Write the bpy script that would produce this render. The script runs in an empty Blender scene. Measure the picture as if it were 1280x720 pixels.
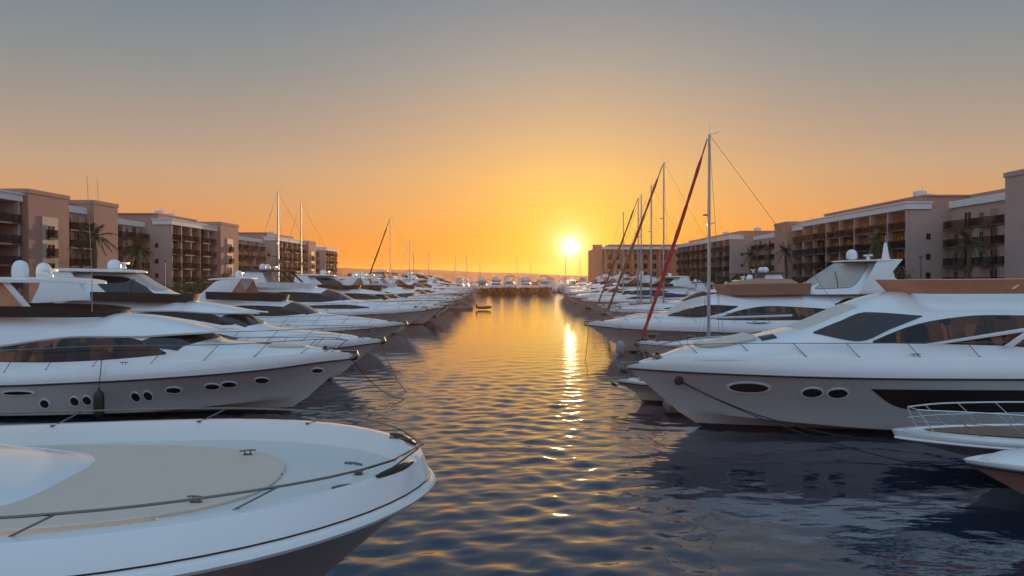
import bpy, bmesh, math, random
import numpy as np
from math import sin, cos, pi, radians, sqrt, exp
from mathutils import Vector, Matrix
from mathutils.bvhtree import BVHTree
random.seed(7)

# ------------------------------------------------------------------ camera, sky, sun
SC = bpy.context.scene
COL = SC.collection
cam_d = bpy.data.cameras.new('camera'); cam = bpy.data.objects.new('camera', cam_d); COL.objects.link(cam)
cam.location = (0, 0, 5.5); cam.rotation_euler = (radians(90 - 0.86), 0, 0)
cam_d.sensor_width = 36; cam_d.lens = 28.1; cam_d.clip_start = 0.1; cam_d.clip_end = 20000
SC.camera = cam
HAZE_D, HAZE_G = 0.00011, 0.66
SUN_AZ = radians(4.2)      # to the right of +Y
SUN_EL = radians(2.1)
SC.view_settings.view_transform = 'Standard'; SC.view_settings.look = 'None'
SC.view_settings.exposure = 0.08; SC.view_settings.gamma = 1.0
SC.view_settings.use_curve_mapping = False

W = bpy.data.worlds.new('World'); SC.world = W; W.use_nodes = True
nt = W.node_tree; nt.nodes.clear()
def N(t, **k):
    n = nt.nodes.new(t)
    for a, b in k.items(): setattr(n, a, b)
    return n
def LK(a, b): nt.links.new(a, b)
def M_(op, a, b=None, c=None):
    n = N('ShaderNodeMath', operation=op)
    for i, v in enumerate((a, b, c)):
        if v is None: continue
        if hasattr(v, 'links'): LK(v, n.inputs[i])
        else: n.inputs[i].default_value = v
    return n.outputs[0]
def s2l(c):
    return tuple(((v/255)/12.92 if v/255 <= .04045 else (((v/255)+.055)/1.055)**2.4) for v in c) + (1,)
tc = N('ShaderNodeTexCoord'); sx = N('ShaderNodeSeparateXYZ')
nrm = N('ShaderNodeVectorMath', operation='NORMALIZE'); LK(tc.outputs['Generated'], nrm.inputs[0]); LK(nrm.outputs[0], sx.inputs[0])
X_, Y_, Z_ = sx.outputs
el = M_('MULTIPLY', M_('ARCSINE', Z_), 180/pi)
hl = M_('SQRT', M_('ADD', M_('ADD', M_('MULTIPLY', X_, X_), M_('MULTIPLY', Y_, Y_)), 1e-6))
ca = M_('DIVIDE', M_('ADD', M_('MULTIPLY', X_, sin(SUN_AZ)), M_('MULTIPLY', Y_, cos(SUN_AZ))), hl)
az = M_('MULTIPLY', M_('ARCCOSINE', M_('MINIMUM', M_('MAXIMUM', ca, -1), 1)), 180/pi)
elp = M_('MAXIMUM', el, 0.0)
t_el = M_('SQRT', M_('DIVIDE', elp, 90))
def sky_ramp(stops):
    r = N('ShaderNodeValToRGB'); e = r.color_ramp.elements
    while len(e) > 1: e.remove(e[-1])
    for i, (d, c) in enumerate(stops):
        p = sqrt(d/90)
        el_ = e[0] if i == 0 else e.new(p)
        el_.position = p; el_.color = s2l(c)
    LK(t_el, r.inputs[0]); return r.outputs[0]
r_side = sky_ramp([(0, (236, 124, 54)), (1.2, (240, 140, 66)), (2.6, (236, 150, 80)), (4.8, (222, 164, 116)), (7.2, (203, 170, 139)), (9.4, (184, 163, 146)), (14, (148, 152, 152)), (19, (122, 140, 155)), (30, (102, 130, 158)), (50, (112, 148, 182)), (68, (150, 176, 202)), (90, (176, 190, 206))])
r_sun = sky_ramp([(0, (250, 158, 50)), (1.2, (250, 162, 56)), (2.6, (251, 170, 72)), (4.8, (250, 180, 94)), (7.2, (243, 186, 116)), (9.4, (224, 182, 136)), (14.3, (180, 170, 158)), (19, (144, 151, 158)), (30, (106, 132, 158)), (50, (112, 148, 182)), (68, (150, 176, 202)), (90, (176, 190, 206))])
r_back = sky_ramp([(0, (158, 140, 146)), (5, (182, 166, 174)), (12, (172, 182, 202)), (30, (160, 194, 222)), (60, (150, 184, 214)), (68, (150, 176, 202)), (90, (176, 190, 206))])
def mixc(f, a, b):
    m = N('ShaderNodeMix', data_type='RGBA'); LK(f, m.inputs[0]); LK(a, m.inputs[6]); LK(b, m.inputs[7]); return m.outputs[2]
def gauss(x, w): return M_('EXPONENT', M_('MULTIPLY', M_('POWER', M_('DIVIDE', x, w), 2.0), -1.0))
c1 = mixc(gauss(az, 15.0), r_side, r_sun)
fb = N('ShaderNodeMapRange', interpolation_type='SMOOTHSTEP'); LK(az, fb.inputs[0]); fb.inputs[1].default_value = 45; fb.inputs[2].default_value = 125
bk = N('ShaderNodeMix', data_type='RGBA', blend_type='MULTIPLY'); bk.inputs[0].default_value = 1; LK(r_back, bk.inputs[6]); bk.inputs[7].default_value = (1.32, 1.34, 1.36, 1)
c2 = mixc(fb.outputs[0], c1, bk.outputs[2])
# glow round the sun's disc
sv = Vector((sin(SUN_AZ)*cos(SUN_EL), cos(SUN_AZ)*cos(SUN_EL), sin(SUN_EL)))
dt = N('ShaderNodeVectorMath', operation='DOT_PRODUCT'); LK(nrm.outputs[0], dt.inputs[0]); dt.inputs[1].default_value = sv
ang = M_('MULTIPLY', M_('ARCCOSINE', M_('MINIMUM', dt.outputs['Value'], 1.0)), 180/pi)
def addglow(base, w, col, power):
    g = gauss(ang, w) if power == 2 else M_('EXPONENT', M_('MULTIPLY', ang, -1.0/w))
    m = N('ShaderNodeMix', data_type='RGBA', blend_type='ADD'); LK(g, m.inputs[0]); LK(base, m.inputs[6]); m.inputs[7].default_value = (*col, 1); return m.outputs[2]
c3 = addglow(c2, 8.0, (0.10, 0.085, 0.0), 2)
c3 = addglow(c3, 4.7, (0.08, 0.22, 0.02), 2)
c3 = addglow(c3, 1.6, (0.35, 0.40, 0.34), 2)
c3 = addglow(c3, 0.62, (2.2, 1.8, 1.3), 2)
disc = N('ShaderNodeMapRange', interpolation_type='SMOOTHSTEP'); LK(ang, disc.inputs[0]); disc.inputs[1].default_value = 0.5; disc.inputs[2].default_value = 0.15; disc.inputs[3].default_value = 0; disc.inputs[4].default_value = 1
m = N('ShaderNodeMix', data_type='RGBA', blend_type='ADD'); LK(disc.outputs[0], m.inputs[0]); LK(c3, m.inputs[6]); m.inputs[7].default_value = (9, 6.5, 3.5, 1)
bg = N('ShaderNodeBackground'); LK(m.outputs[2], bg.inputs[0]); bg.inputs[1].default_value = 0.82
nis = N('ShaderNodeTexSky', sky_type='NISHITA'); nis.sun_disc = False; nis.sun_elevation = SUN_EL; nis.sun_rotation = SUN_AZ; nis.dust_density = 2.0
bg2 = N('ShaderNodeBackground'); LK(nis.outputs[0], bg2.inputs[0]); bg2.inputs[1].default_value = 0.005
ad = N('ShaderNodeAddShader'); LK(bg.outputs[0], ad.inputs[0]); LK(bg2.outputs[0], ad.inputs[1])
wo = N('ShaderNodeOutputWorld'); LK(ad.outputs[0], wo.inputs[0])

sd = bpy.data.lights.new('sun', 'SUN'); sd.energy = 5.0; sd.angle = radians(0.6); sd.color = (1.0, 0.62, 0.32)
so = bpy.data.objects.new('sun', sd); COL.objects.link(so)
so.rotation_euler = (-sv).to_track_quat('-Z', 'Y').to_euler(); so.location = (5, 20, 60)
SC.cycles.max_bounces = 8; SC.cycles.volume_bounces = 1; SC.cycles.use_denoising = True
SC.cycles.sample_clamp_indirect = 4.0; SC.cycles.sample_clamp_direct = 12.0
SC.cycles.caustics_reflective = False; SC.cycles.caustics_refractive = False

# ------------------------------------------------------------------ materials
MATS = {}
def new_mat(name):
    m = bpy.data.materials.new(name); m.use_nodes = True
    MATS[name] = m; return m, m.node_tree, m.node_tree.nodes['Principled BSDF']
def simple(name, col, rough=0.5, metal=0.0, coat=0.0, var=0.0, vscale=3.0, bump=0.0, bscale=30.0, spec=0.5):
    m, t, b = new_mat(name)
    b.inputs['Base Color'].default_value = (*col, 1); b.inputs['Roughness'].default_value = rough
    b.inputs['Metallic'].default_value = metal; b.inputs['Coat Weight'].default_value = coat
    b.inputs['Specular IOR Level'].default_value = spec
    tcn = t.nodes.new('ShaderNodeTexCoord')
    if var:
        n = t.nodes.new('ShaderNodeTexNoise'); n.inputs['Scale'].default_value = vscale; n.inputs['Detail'].default_value = 4
        t.links.new(tcn.outputs['Object'], n.inputs['Vector'])
        mx = t.nodes.new('ShaderNodeMix'); mx.data_type = 'RGBA'
        mx.inputs[6].default_value = tuple(c*(1-var) for c in col) + (1,); mx.inputs[7].default_value = tuple(min(1, c*(1+var)) for c in col) + (1,)
        t.links.new(n.outputs['Fac'], mx.inputs[0]); t.links.new(mx.outputs[2], b.inputs['Base Color'])
    if bump:
        n2 = t.nodes.new('ShaderNodeTexNoise'); n2.inputs['Scale'].default_value = bscale; n2.inputs['Detail'].default_value = 3
        t.links.new(tcn.outputs['Object'], n2.inputs['Vector'])
        bp = t.nodes.new('ShaderNodeBump'); bp.inputs['Strength'].default_value = bump; bp.inputs['Distance'].default_value = 0.02
        t.links.new(n2.outputs['Fac'], bp.inputs['Height']); t.links.new(bp.outputs['Normal'], b.inputs['Normal'])
    return m
def hull_mat(name, col, boot=(0.012, 0.012, 0.014), zb=0.13, rough=0.22, top=None):
    m, t, b = new_mat(name)
    tcn = t.nodes.new('ShaderNodeTexCoord'); sp = t.nodes.new('ShaderNodeSeparateXYZ'); t.links.new(tcn.outputs['Object'], sp.inputs[0])
    gt = t.nodes.new('ShaderNodeMath'); gt.operation = 'GREATER_THAN'; gt.inputs[1].default_value = zb; t.links.new(sp.outputs[2], gt.inputs[0])
    n = t.nodes.new('ShaderNodeTexNoise'); n.inputs['Scale'].default_value = 0.7; n.inputs['Detail'].default_value = 5
    mp = t.nodes.new('ShaderNodeMapping'); mp.inputs['Scale'].default_value = (1, 1, 0.25); t.links.new(tcn.outputs['Object'], mp.inputs[0]); t.links.new(mp.outputs[0], n.inputs['Vector'])
    mv = t.nodes.new('ShaderNodeMix'); mv.data_type = 'RGBA'; mv.inputs[6].default_value = tuple(c*.9 for c in col)+(1,); mv.inputs[7].default_value = (*col, 1)
    t.links.new(n.outputs['Fac'], mv.inputs[0])
    mx = t.nodes.new('ShaderNodeMix'); mx.data_type = 'RGBA'; mx.inputs[6].default_value = (*boot, 1)
    # scum line just above the boot stripe
    st = t.nodes.new('ShaderNodeTexNoise'); st.inputs['Scale'].default_value = 1.6; st.inputs['Detail'].default_value = 6; mp2 = t.nodes.new('ShaderNodeMapping'); mp2.inputs['Scale'].default_value = (2.5, 1, .35)
    t.links.new(tcn.outputs['Object'], mp2.inputs[0]); t.links.new(mp2.outputs[0], st.inputs['Vector'])
    mr = t.nodes.new('ShaderNodeMapRange'); mr.inputs[1].default_value = zb; mr.inputs[2].default_value = zb+.42; mr.inputs[3].default_value = .75; mr.inputs[4].default_value = 0; t.links.new(sp.outputs[2], mr.inputs[0])
    mq = t.nodes.new('ShaderNodeMath'); mq.operation = 'MULTIPLY'; t.links.new(mr.outputs[0], mq.inputs[0]); t.links.new(st.outputs['Fac'], mq.inputs[1])
    ms = t.nodes.new('ShaderNodeMix'); ms.data_type = 'RGBA'; ms.inputs[7].default_value = (.26, .20, .13, 1); t.links.new(mq.outputs[0], ms.inputs[0]); t.links.new(mv.outputs[2], ms.inputs[6])
    t.links.new(gt.outputs[0], mx.inputs[0]); t.links.new(ms.outputs[2], mx.inputs[7]); t.links.new(mx.outputs[2], b.inputs['Base Color'])
    b.inputs['Roughness'].default_value = rough; b.inputs['Coat Weight'].default_value = 0.25; b.inputs['Coat Roughness'].default_value = 0.06
    return m
WHITE = simple('gelcoat_white', (0.80, 0.80, 0.79), 0.2, coat=0.6, var=0.04, vscale=1.2)
DECK = simple('deck_nonskid', (0.66, 0.64, 0.60), 0.55, var=0.05, vscale=4, bump=0.15, bscale=160)
HULL = hull_mat('hull_white_shaded', (0.56, 0.53, 0.51), rough=.16)  # white lower hull, darkened: the dark water's reflection is put into the colour
HULLG = hull_mat('hull_warm_white', (0.50, 0.46, 0.43))
HULLR = hull_mat('hull_terracotta', (0.60, 0.32, 0.25), zb=0.25)
HULLB = hull_mat('hull_navy_and_silhouette', (0.02, 0.03, 0.06), boot=(0.3, 0.03, 0.02))  # navy hulls; also paints in the backlit silhouettes at the far end
GLASS = simple('tinted_glass', (0.010, 0.010, 0.012), 0.05, spec=0.35)
m, t, b = new_mat('tinted_glass_painted_glow'); GLASSB = m     # tinted panes with orange sunset glow and reflections painted in as cells
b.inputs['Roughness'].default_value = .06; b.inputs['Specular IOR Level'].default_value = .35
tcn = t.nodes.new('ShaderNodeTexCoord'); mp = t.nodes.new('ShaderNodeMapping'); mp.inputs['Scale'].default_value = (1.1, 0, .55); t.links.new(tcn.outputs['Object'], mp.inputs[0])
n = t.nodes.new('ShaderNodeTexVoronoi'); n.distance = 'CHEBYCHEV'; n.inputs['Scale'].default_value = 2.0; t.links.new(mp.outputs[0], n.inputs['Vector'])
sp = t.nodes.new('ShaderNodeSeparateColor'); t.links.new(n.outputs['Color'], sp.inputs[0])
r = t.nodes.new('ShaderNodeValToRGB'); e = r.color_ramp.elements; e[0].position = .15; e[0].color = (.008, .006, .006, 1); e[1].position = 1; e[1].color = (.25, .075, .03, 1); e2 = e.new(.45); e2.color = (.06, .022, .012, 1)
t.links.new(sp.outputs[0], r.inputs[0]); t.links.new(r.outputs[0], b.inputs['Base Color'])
SCREEN = simple('windscreen_glass', (0.014, 0.016, 0.020), 0.05, spec=0.6)
RUBBER = simple('black_rubber', (0.012, 0.012, 0.013), 0.45, bump=0.1)
STEEL = simple('stainless_steel', (0.17, 0.15, 0.135), 0.18, metal=1.0)
STEELB = simple('polished_steel', (0.66, 0.64, 0.61), 0.14, metal=1.0)
HULLT = hull_mat('hull_brown_reflection', (0.60, 0.41, 0.32), zb=0.3)  # brown hull; on the foreground bow a warm reflection painted as hull colour
DARKM = simple('dark_metal', (0.03, 0.03, 0.034), 0.4, metal=0.6)
TEAK = simple('teak', (0.23, 0.12, 0.07), 0.6, var=0.3, vscale=9, bump=0.2, bscale=60)
t = TEAK.node_tree; b = t.nodes['Principled BSDF']; tcn = t.nodes.new('ShaderNodeTexCoord'); wv = t.nodes.new('ShaderNodeTexWave'); wv.bands_direction = 'Y'; wv.inputs['Scale'].default_value = 3.2
t.links.new(tcn.outputs['Object'], wv.inputs[0]); gt = t.nodes.new('ShaderNodeMath'); gt.operation = 'LESS_THAN'; gt.inputs[1].default_value = .08; t.links.new(wv.outputs['Fac'], gt.inputs[0])
mx = t.nodes.new('ShaderNodeMix'); mx.data_type = 'RGBA'; mx.inputs[7].default_value = (.012, .010, .009, 1); src_ = b.inputs['Base Color'].links[0].from_socket
t.links.new(gt.outputs[0], mx.inputs[0]); t.links.new(src_, mx.inputs[6]); t.links.new(mx.outputs[2], b.inputs['Base Color'])
CANVAS = simple('orange_canvas', (0.66, 0.28, 0.15), 0.8, var=0.12, vscale=5, bump=0.4, bscale=18)
TAN = simple('tan_canvas', (0.42, 0.21, 0.135), 0.8, var=0.2, vscale=4, bump=0.5, bscale=9)
GREYC = simple('grey_screen_cover', (0.44, 0.40, 0.36), 0.6, var=0.15, vscale=3, bump=0.5, bscale=6)
BROWNC = simple('brown_cover', (0.045, 0.028, 0.022), 0.65, var=0.2, vscale=3, bump=0.5, bscale=8)
CREAMG = simple('cream_nonskid_deck', (0.78, 0.70, 0.62), 0.45, coat=.15, var=.05, vscale=1.5, bump=.12, bscale=180)
CUSH = simple('sunpad_vinyl', (0.66, 0.545, 0.45), 0.55, var=0.06, vscale=2, bump=0.12, bscale=120)
CREAM = simple('cream_cushion_and_pane_glare', (0.62, 0.56, 0.48), 0.6, var=0.06, vscale=5)
MAST = simple('mast_aluminium', (0.50, 0.50, 0.52), 0.35, metal=0.7)
WIRE = simple('rigging_wire', (0.10, 0.09, 0.085), 0.4, metal=0.5)
REDS = simple('red_furled_sail', (0.42, 0.018, 0.02), 0.75, bump=0.5, bscale=7)
RUSTS = simple('rust_furled_sail', (0.22, 0.06, 0.025), 0.75, bump=0.5, bscale=7)
BLUES = simple('navy_sail_cover', (0.02, 0.035, 0.09), 0.8, bump=0.5, bscale=7)
ROPE = simple('dark_rope', (0.03, 0.027, 0.025), 0.9, bump=0.6, bscale=200)
ROPEL = simple('pale_rope', (0.42, 0.38, 0.32), 0.9, bump=0.6, bscale=200)
FCLOTH = simple('fender_cloth', (0.30, 0.32, 0.36), 0.9, var=0.25, vscale=6, bump=1.0, bscale=10)
PONT = simple('pontoon_boards', (0.17, 0.145, 0.125), 0.75, var=0.25, vscale=6, bump=0.3, bscale=20)
PONTS = simple('pontoon_float', (0.10, 0.10, 0.105), 0.7, var=0.3, vscale=2)

# ------------------------------------------------------------------ mesh helpers
class G:
    def __init__(self): self.v = []; self.f = []; self.mi = []
    def add(self, vs, fs, mi=0):
        o = len(self.v); self.v += [tuple(p) for p in vs]
        for f in fs: self.f.append([i+o for i in f]); self.mi.append(mi)
    def grid(self, rows, mi=0, close=False):
        n = len(rows[0]); vs = [p for r in rows for p in r]; fs = []
        for i in range(len(rows)-1):
            for j in range(n-1 if not close else n):
                k = (j+1) % n
                fs.append([i*n+j, i*n+k, (i+1)*n+k, (i+1)*n+j])
        self.add(vs, fs, mi)
    def box(self, x0, x1, y0, y1, z0, z1, mi=0):
        vs = [(x, y, z) for x in (x0, x1) for y in (y0, y1) for z in (z0, z1)]
        self.add(vs, [[0, 1, 3, 2], [4, 6, 7, 5], [0, 4, 5, 1], [2, 3, 7, 6], [0, 2, 6, 4], [1, 5, 7, 3]], mi)
    def tube(self, pts, r, n=6, mi=0, caps=True, r2=None):
        pts = [Vector(p) for p in pts]; rows = []
        up = Vector((0, 0, 1)); prev = None
        for i, p in enumerate(pts):
            a = pts[max(i-1, 0)]; b = pts[min(i+1, len(pts)-1)]; d = (b-a).normalized()
            if prev is None:
                u = d.cross(up)
                if u.length < 1e-3: u = d.cross(Vector((1, 0, 0)))
            else: u = prev - d*prev.dot(d)
            u.normalize(); w = d.cross(u); prev = u
            rr = r if r2 is None else r + (r2-r)*i/max(1, len(pts)-1)
            if callable(r): rr = r(i/max(1, len(pts)-1))
            rows.append([p + (u*cos(2*pi*k/n) + w*sin(2*pi*k/n))*rr for k in range(n)])
        self.grid(rows, mi, close=True)
        if caps:
            o = len(self.v) - len(pts)*n
            self.f.append([o+k for k in range(n)][::-1]); self.mi.append(mi)
            self.f.append([o+(len(pts)-1)*n+k for k in range(n)]); self.mi.append(mi)
    def lathe(self, prof, c=(0, 0, 0), n=16, mi=0, axis='z'):
        rows = []
        for r, h in prof:
            row = []
            for k in range(n):
                a = 2*pi*k/n; p = (r*cos(a), r*sin(a), h)
                if axis == 'x': p = (h, p[0], p[1])
                if axis == 'y': p = (p[0], h, p[1])
                row.append((p[0]+c[0], p[1]+c[1], p[2]+c[2]))
            rows.append(row)
        self.grid(rows, mi, close=True)
    def prism(self, poly, y0, y1, mi=0, lean=0.0):   # polygon in (x,z); lean moves higher points inwards
        n = len(poly); zb = min(p[1] for p in poly)
        sg = 1 if (y0+y1) >= 0 else -1
        vs = [(x, y0 - sg*lean*(z-zb), z) for x, z in poly] + [(x, y1 - sg*lean*(z-zb), z) for x, z in poly]
        fs = [list(range(n)), list(range(2*n-1, n-1, -1))] + [[i, (i+1) % n, n+(i+1) % n, n+i] for i in range(n)]
        self.add(vs, fs, mi)
    def build(self, name, mats, parent=None, smooth=38, bevel=0.0, weld=True, loc=None):
        me = bpy.data.meshes.new(name)
        if not isinstance(mats, (list, tuple)): mats = [mats]
        for m in mats: me.materials.append(m)
        bm = bmesh.new()
        vs = [bm.verts.new(p) for p in self.v]
        for f, mi in zip(self.f, self.mi):
            try: fc = bm.faces.new([vs[i] for i in f])
            except ValueError: continue
            fc.material_index = mi; fc.smooth = bool(smooth)
        if weld: bmesh.ops.remove_doubles(bm, verts=bm.verts, dist=1e-4)
        bmesh.ops.recalc_face_normals(bm, faces=bm.faces)
        if bevel:
            es = [e for e in bm.edges if len(e.link_faces) == 2 and e.calc_face_angle(0) > radians(40)]
            bmesh.ops.bevel(bm, geom=es, offset=bevel, segments=2, profile=0.6, affect='EDGES', clamp_overlap=True)
        if smooth:
            lim = radians(smooth)
            for e in bm.edges:
                if len(e.link_faces) == 2 and e.calc_face_angle(0) > lim: e.smooth = False
        bm.to_mesh(me); bm.free()
        o = bpy.data.objects.new(name, me); COL.objects.link(o)
        if parent: o.parent = parent
        if loc: o.location = loc
        return o
def empty(name, loc=(0, 0, 0), rz=0.0):
    o = bpy.data.objects.new(name, None); COL.objects.link(o); o.location = loc; o.rotation_euler = (0, 0, rz)
    o.empty_display_size = 0.3; return o
def tag(o, label=None, cat=None, group=None, kind=None):
    if label: o['label'] = label
    if cat: o['category'] = cat
    if group: o['group'] = group
    if kind: o['kind'] = kind
    return o
KIDS = {}
def copy_tree(o, parent=None):
    c = o.copy(); COL.objects.link(c)
    if parent: c.parent = parent
    if o.name not in KIDS: KIDS[o.name] = [x for x in o.children]
    for ch in KIDS[o.name]: copy_tree(ch, c)
    return c
def place(o, x, y, z=0.0, rz=0.0, label=None, group=None, s=1.0):
    o.location = (x, y, z); o.rotation_euler = (0, 0, rz); o.scale = (s, s, s)
    if label: o['label'] = label
    if group: o['group'] = group
    return o
def pchip(pts):
    xs = [p[0] for p in pts]; ys = [p[1] for p in pts]; n = len(xs)
    if n == 1: return lambda x: ys[0]
    h = [xs[i+1]-xs[i] for i in range(n-1)]; d = [(ys[i+1]-ys[i])/h[i] for i in range(n-1)]
    m = [d[0]] + [0 if d[i-1]*d[i] <= 0 else 2*d[i-1]*d[i]/(d[i-1]+d[i]) for i in range(1, n-1)] + [d[-1]]
    def f(x):
        if x <= xs[0]: return ys[0]
        if x >= xs[-1]: return ys[-1]
        i = max(j for j in range(n-1) if xs[j] <= x); t = (x-xs[i])/h[i]
        return (2*t**3-3*t*t+1)*ys[i] + (t**3-2*t*t+t)*h[i]*m[i] + (-2*t**3+3*t*t)*ys[i+1] + (t**3-t*t)*h[i]*m[i+1]
    return f
def bvh_of(g): return BVHTree.FromPolygons([Vector(p) for p in g.v], g.f)
def hit(bvh, o, d, off):
    loc, nn, i, dist = bvh.ray_cast(Vector(o), Vector(d))
    if loc is None:
        return None
    if nn.dot(Vector(d)) > 0: nn = -nn
    return loc + nn*off, nn
def patch(g, bvh, rows, d, off, skirt=0.03, mi=0):
    """rows: grid of ray origins; lays a thin pane on the surface with a skirt sunk into it"""
    P = []; last = None
    for r in rows:
        pr = []
        for o in r:
            h = hit(bvh, o, d, off)
            if h is None: h = last if last else (Vector(o), -Vector(d))
            last = h; pr.append(h)
        P.append(pr)
    g.grid([[p[0] for p in r] for r in P], mi)
    loop = P[0][:] + [r[-1] for r in P[1:]] + P[-1][-2::-1] + [r[0] for r in P[-2:0:-1]]
    loop.append(loop[0])
    g.grid([[p[0] for p in loop], [p[0]-p[1]*skirt for p in loop]], mi)
def side_cols(lo, hi, n=26, m=6, margin=0.0):
    """columns of (s, z) between two curves given as knots, tips included"""
    s0 = max(lo[0][0], hi[0][0]); s1 = min(lo[-1][0], hi[-1][0]); fl = pchip(lo); fh = pchip(hi)
    out = []
    for i in range(n+1):
        t = i/n; t = 0.5-0.5*cos(pi*t); s = s0 - margin + (s1-s0+2*margin)*t
        a = fl(s)-margin; b = fh(s)+margin
        out.append([(s, a+(b-a)*j/m) for j in range(m+1)])
    return out
def ellipse_cols(cs, cz, rs, rz, n=14, m=6, pw=2.0):
    out = []
    for i in range(n+1):
        t = -cos(pi*i/n)*0.9999; h = (1-abs(t)**pw)**(1/pw)*rz
        out.append([(cs+rs*t, cz-h+2*h*j/m) for j in range(m+1)])
    return out
def dome(g, x, y, z, r, h, mi=0):
    g.lathe([(0, -0.0), (r*.8, 0), (r*.98, h*.12), (r, h*.4), (r*.93, h*.66), (r*.72, h*.86), (r*.38, h*.97), (0, h)], (x, y, z), 18, mi)

# ------------------------------------------------------------------ yacht builder.  s = metres aft of the bow, x = L/2 - s
class Hull:
    def __init__(self, c):
        self.c = c; L = self.L = c['L']; B = self.B = c['B']/2
        self.zs = pchip(c['sheer']); self.zr = pchip(c['rub'])
        rake = c.get('rake', 2.5)
        self.p = c.get('p', 2.3); self.D = c.get('D', 0.50)*L
        zc = pchip([(0, c.get('zc', 0.75)), (rake+1.5, .42), (L*.45, .16), (L, .08)])
        self.lv = []   # (fore end, half beam, length of entry, power, z)
        self.se = {'k': rake*1.5, 'c': rake*.72, 'r': c.get('ser', 0.10), 's': 0.0}
        self.zc = zc
    def f(self, d, D, p): 
        t = min(max(d/D, 0), 1); return 1-(1-t)**p
    def taper(self, s): 
        t = max(0, (s/self.L-.6)/.4); return 1-.10*t*t
    def ys(self, s): return self.B*self.c.get('bs', .97)*self.f(s, self.D, self.p)**self.c.get('q', 1.0)*self.taper(s)
    def yr(self, s): return self.B*self.f(s-self.se['r'], self.D, self.p*.97)**self.c.get('q', 1.0)*self.taper(s)
    def yc(self, s): return self.B*.84*self.f(s-self.se['c'], self.L*.62, self.c.get('pc', 1.75))*self.taper(s)
    def rows(self, N=44):
        L = self.L; U = [(i/N)**1.7 for i in range(N+1)]
        def row(fn, se): return [fn(se+(L-se)*u) for u in U]
        keel = row(lambda s: (s, .02, -.7), self.se['k'])
        R = [keel]
        chine = row(lambda s: (s, self.yc(s), self.zc(s)), self.se['c'])
        chine2 = [(s, y+.09*min(1, y), z+.03) for s, y, z in chine]
        rub = row(lambda s: (s, self.yr(s), self.zr(s)), self.se['r'])
        sh = row(lambda s: (s, self.ys(s), self.zs(s)), 0.0)
        R += [[tuple(a[k]*.5+b[k]*.5 + (0.05*min(1, b[1]) if k == 1 else 0) for k in range(3)) for a, b in zip(keel, chine)], chine, chine2]
        K = 7; fl = self.c.get('flare', .7)
        for k in range(1, K):
            w = k/K
            R.append([(a[0]+(b[0]-a[0])*w, a[1]+(b[1]-a[1])*w**(1+fl*(1-u)), a[2]+(b[2]-a[2])*w) for a, b, u in zip(chine2, rub, U)])
        R.append(rub); bulge = self.c.get('bulge', .05)
        for k in range(1, 5):
            w = k/4
            R.append([(a[0]+(b[0]-a[0])*w, a[1]+(b[1]-a[1])*w + bulge*sin(pi*w)*min(1, a[1]), a[2]+(b[2]-a[2])*w) for a, b in zip(rub, sh)])
        cap = self.c.get('cap', .10); dd = self.c.get('dd', .12)
        inn = [(s+cap*1.2*(1-min(1, y)), max(0, y-cap), z+.01) for s, y, z in sh]
        inn2 = [(s+.02, max(0, y-.02), z-dd) for s, y, z in inn]
        R += [inn, inn2]
        return R, rub, sh, inn2, U
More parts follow.
